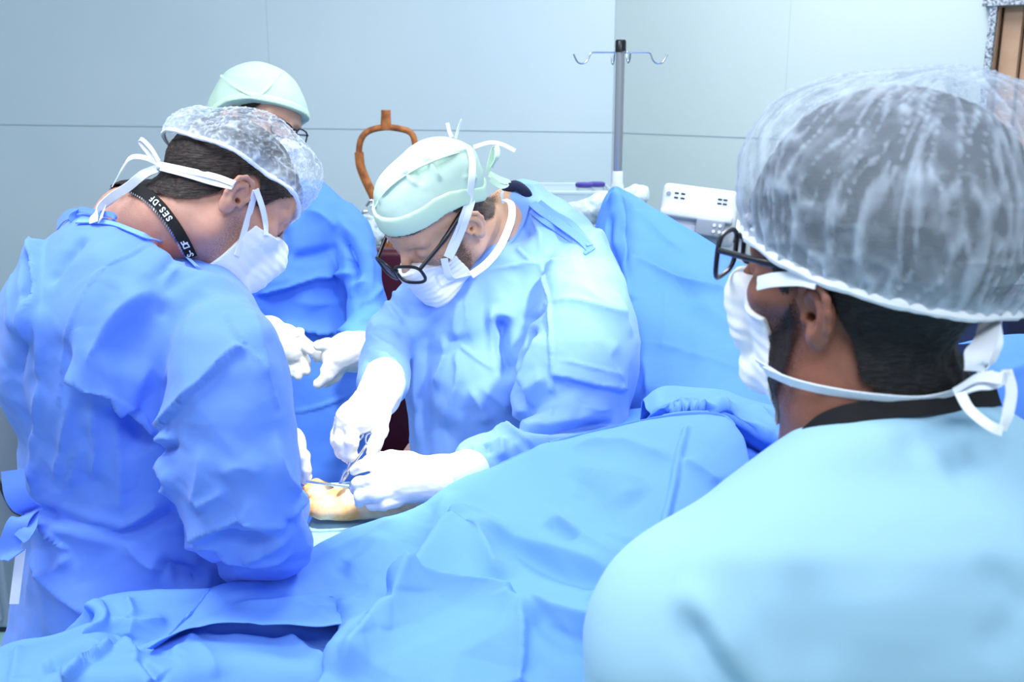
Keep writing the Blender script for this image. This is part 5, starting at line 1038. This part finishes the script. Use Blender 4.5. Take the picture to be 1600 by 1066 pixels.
# --- operating table, arm board, patient's arm
ot = thing('operating_table', 'padded operating table hidden beneath the blue drapes in the foreground', 'operating table', (.25, 1.20, 0))
mb = MB(); mb.box((.42, 1.22, .845), (1.56, .28, .05), None, .015); mb.build('tabletop', M['steel'], ot)
mb = MB(); mb.box((.42, 1.22, .895), (1.52, .27, .05), None, .02); mb.build('mattress', M['black'], ot)
mb = MB(); mb.box((.25, 1.22, .45), (.26, .24, .76), None, .02); mb.build('column', M['steel'], ot)
mb = MB(); mb.box((.25, 1.22, .04), (1.1, .26, .08), None, .02); mb.build('base', M['grey'], ot)
zb_ = at(560, 812, 1.55)[2]
ab = thing('arm_board', 'draped arm board under the patient hand', 'arm board', (-.12, 1.52, 0)); x0, x1 = -.31, .16
mb = MB(); mb.box(((x0+x1)/2, 1.555, zb_-.034), (x1-x0, .33, .03), None, .01); mb.build('board', M['steel'], ab)
mb = MB(); mb.tube([(-.05, 1.5, zb_-.04), (-.05, 1.5, .02)], .02, 12); mb.box((-.05, 1.5, .015), (.3, .25, .03), None, .01); mb.build('support_leg', M['steel'], ab)
V, Q = net([[(None, x0-.03, 1.73, zb_-.2), (None, -.2, 1.735, zb_-.22), (None, 0, 1.735, zb_-.2), (None, x1+.03, 1.73, zb_-.21)], [(None, x0-.02, 1.73, zb_-.012), (None, -.2, 1.73, zb_-.01), (None, 0, 1.73, zb_-.01), (None, x1+.02, 1.73, zb_-.012)],
            [(None, x0-.02, 1.6, zb_-.006), (None, -.2, 1.6, zb_-.006), (None, 0, 1.6, zb_-.006), (None, x1+.02, 1.6, zb_-.006)], [(None, x0-.02, 1.45, zb_-.006), (None, -.2, 1.45, zb_-.006), (None, 0, 1.45, zb_-.006), (None, x1+.02, 1.45, zb_-.006)],
            [(None, x0-.02, 1.36, zb_-.01), (None, -.2, 1.36, zb_-.01), (None, 0, 1.36, zb_-.01), (None, x1+.02, 1.36, zb_-.01)], [(None, x0-.02, 1.35, zb_-.15), (None, -.2, 1.35, zb_-.15), (None, 0, 1.35, zb_-.15), (None, x1+.02, 1.35, zb_-.15)]], 90, 90)
N = normals(V, Q)
if N[:, 2].mean() < 0: Q = Q[:, ::-1]; N = -N
V = V+N*crumple(V, .09, .006, 111)[:, None]; sh = link('hand_sheet', mesh_from(V, Q), mat('pale_table_sheet', (206, 226, 236), .8, 0, .35, 9, .1, 500, .2, (120, 190, 226))); sh.modifiers.new('hem', 'SOLIDIFY').thickness = .002
tag(sh, 'pale blue and white sheet under the patient hand on the arm board', 'sheet')
# patient arm: forearm, wrist, palm, thumb and curled fingers
Yp = 1.56; dp = lambda u, v, o=0: at(u, v, Yp+o)
pa = [cone(dp(780,778,.0), dp(640,782), .036, .029, .01), cone(dp(640,782), dp(572,788), .029, .023, .01), ell(dp(535,788), (.044, .034, .022), None, .015), cone(dp(566,786), dp(535,782), .022, .024, .012), cone(dp(545,796,-.015), dp(502,798,-.025), .016, .0135, .01), cone(dp(502,798,-.025), dp(482,796,-.02), .0125, .010, .008)]
for k, (a, b, c) in enumerate([((512,780,-.005),(494,782,-.005),(482,790,-.01)), ((512,774,.015),(490,770,.015),(478,778,.01)), ((510,768,.03),(488,762,.035),(475,768,.03)), ((512,764,.045),(494,757,.05),(482,760,.05))]):
    pa += [cone(dp(*a), dp(*b), .0105, .0095, .006), cone(dp(*b), dp(*c), .0095, .0078, .004)]
lo, hi = prims_bounds(pa, .02); V, Q = Grid(lo, hi, .0022).put(pa).mesh(smooth=1)
pt_ = thing('person', 'patient under the drapes, only the bare hand and forearm showing on the pale sheet', 'person', (.2, 1.56, .9)); link('body', mesh_from(V, Q), M['yellowskin'], pt_)
# instruments
def needleholder(a, b, w=.004, loops=True):
    mb = MB(); a, b = np.array(a), np.array(b); t = (b-a)/np.linalg.norm(b-a); sd = np.cross(t, CAM-a); sd /= np.linalg.norm(sd); L = np.linalg.norm(b-a)
    for s_ in (-1, 1): mb.tube(spline([a+sd*.001*s_, a+t*L*.25+sd*.003*s_, a+t*L*.35, a+t*L*.7-sd*.006*s_, b-sd*.009*s_], 5), [.0016]+[.0024]*19+[.0018], 8)
    return mb, sd
ins = thing('needle_holder', 'slim steel needle holder in the surgeon right hand, touching the wound', 'surgical instrument', tuple(P(532, 756, 1.64)))
mb, sd = needleholder(P(531, 757, 1.64), P(566, 690, 1.645)); mb.build('arms', M['chrome'], ins)
for s_ in (-1, 1):
    c = P(569, 682, 1.645)+sd*.010*s_; mb = MB(); q = [c+.009*(math.cos(k*math.pi/8)*W([.8, 0, .2])+math.sin(k*math.pi/8)*W([-.1, .1, 1.1])) for k in range(16)]; mb.tube(q, .0016, 6, closed=True); mb.build('finger_ring', M['chrome'], ins)
mb = MB(); mb.tube([P(478, 752, 1.60), P(510, 757, 1.60), P(545, 760, 1.61)], .0022, 8); mb.tube([P(545, 760, 1.61), P(548, 766, 1.61)], .002, 6)
tag(mb.build('retractor', M['chrome']), 'thin steel retractor rod held level over the open palm', 'surgical instrument')
mb = MB(); mb.tube(spline([P(592, 706, 1.655), P(602, 707, 1.66), P(610, 711, 1.665)], 5), .0008, 6); tag(mb.build('suture_thread', M['steel']), 'fine suture thread sticking out beside the surgeon fingertips', 'suture thread')
# dark cabinet and draped stand behind the observer at the right edge
c = at(1640, 505, 1.9); bx = thing('dark_machine', 'navy machine edge visible behind the observer at the right', 'machine', (c[0]+.1, 2.0, 0))
zt2 = at(1600, 480, 1.9)[2]; mb = MB(); mb.box((c[0]+.1, 2.0, zt2/2), (.42, .3, zt2), None, .02); mb.build('body', mat('navy_enclosure', (16, 26, 60), .5), bx)
t = [(1540,540,1.60),(1580,532,1.60),(1640,530,1.60),(1760,535,1.60)]; l1 = [(1540,600,1.50),(1580,600,1.50),(1640,600,1.50),(1760,610,1.50)]; l2 = [(1540,760,1.45),(1580,760,1.45),(1640,760,1.45),(1760,760,1.45)]
cloth('surgical_drape', [back(t, .1, -.02), t, l1, l2], 60, 50, [('ridge', [(1560,590),(1600,575),(1640,580)], .006, .01)], M['drape2'], 'corner of blue drape at the right edge behind the observer neck', 'surgical drape', ((.12, .008, 121),))
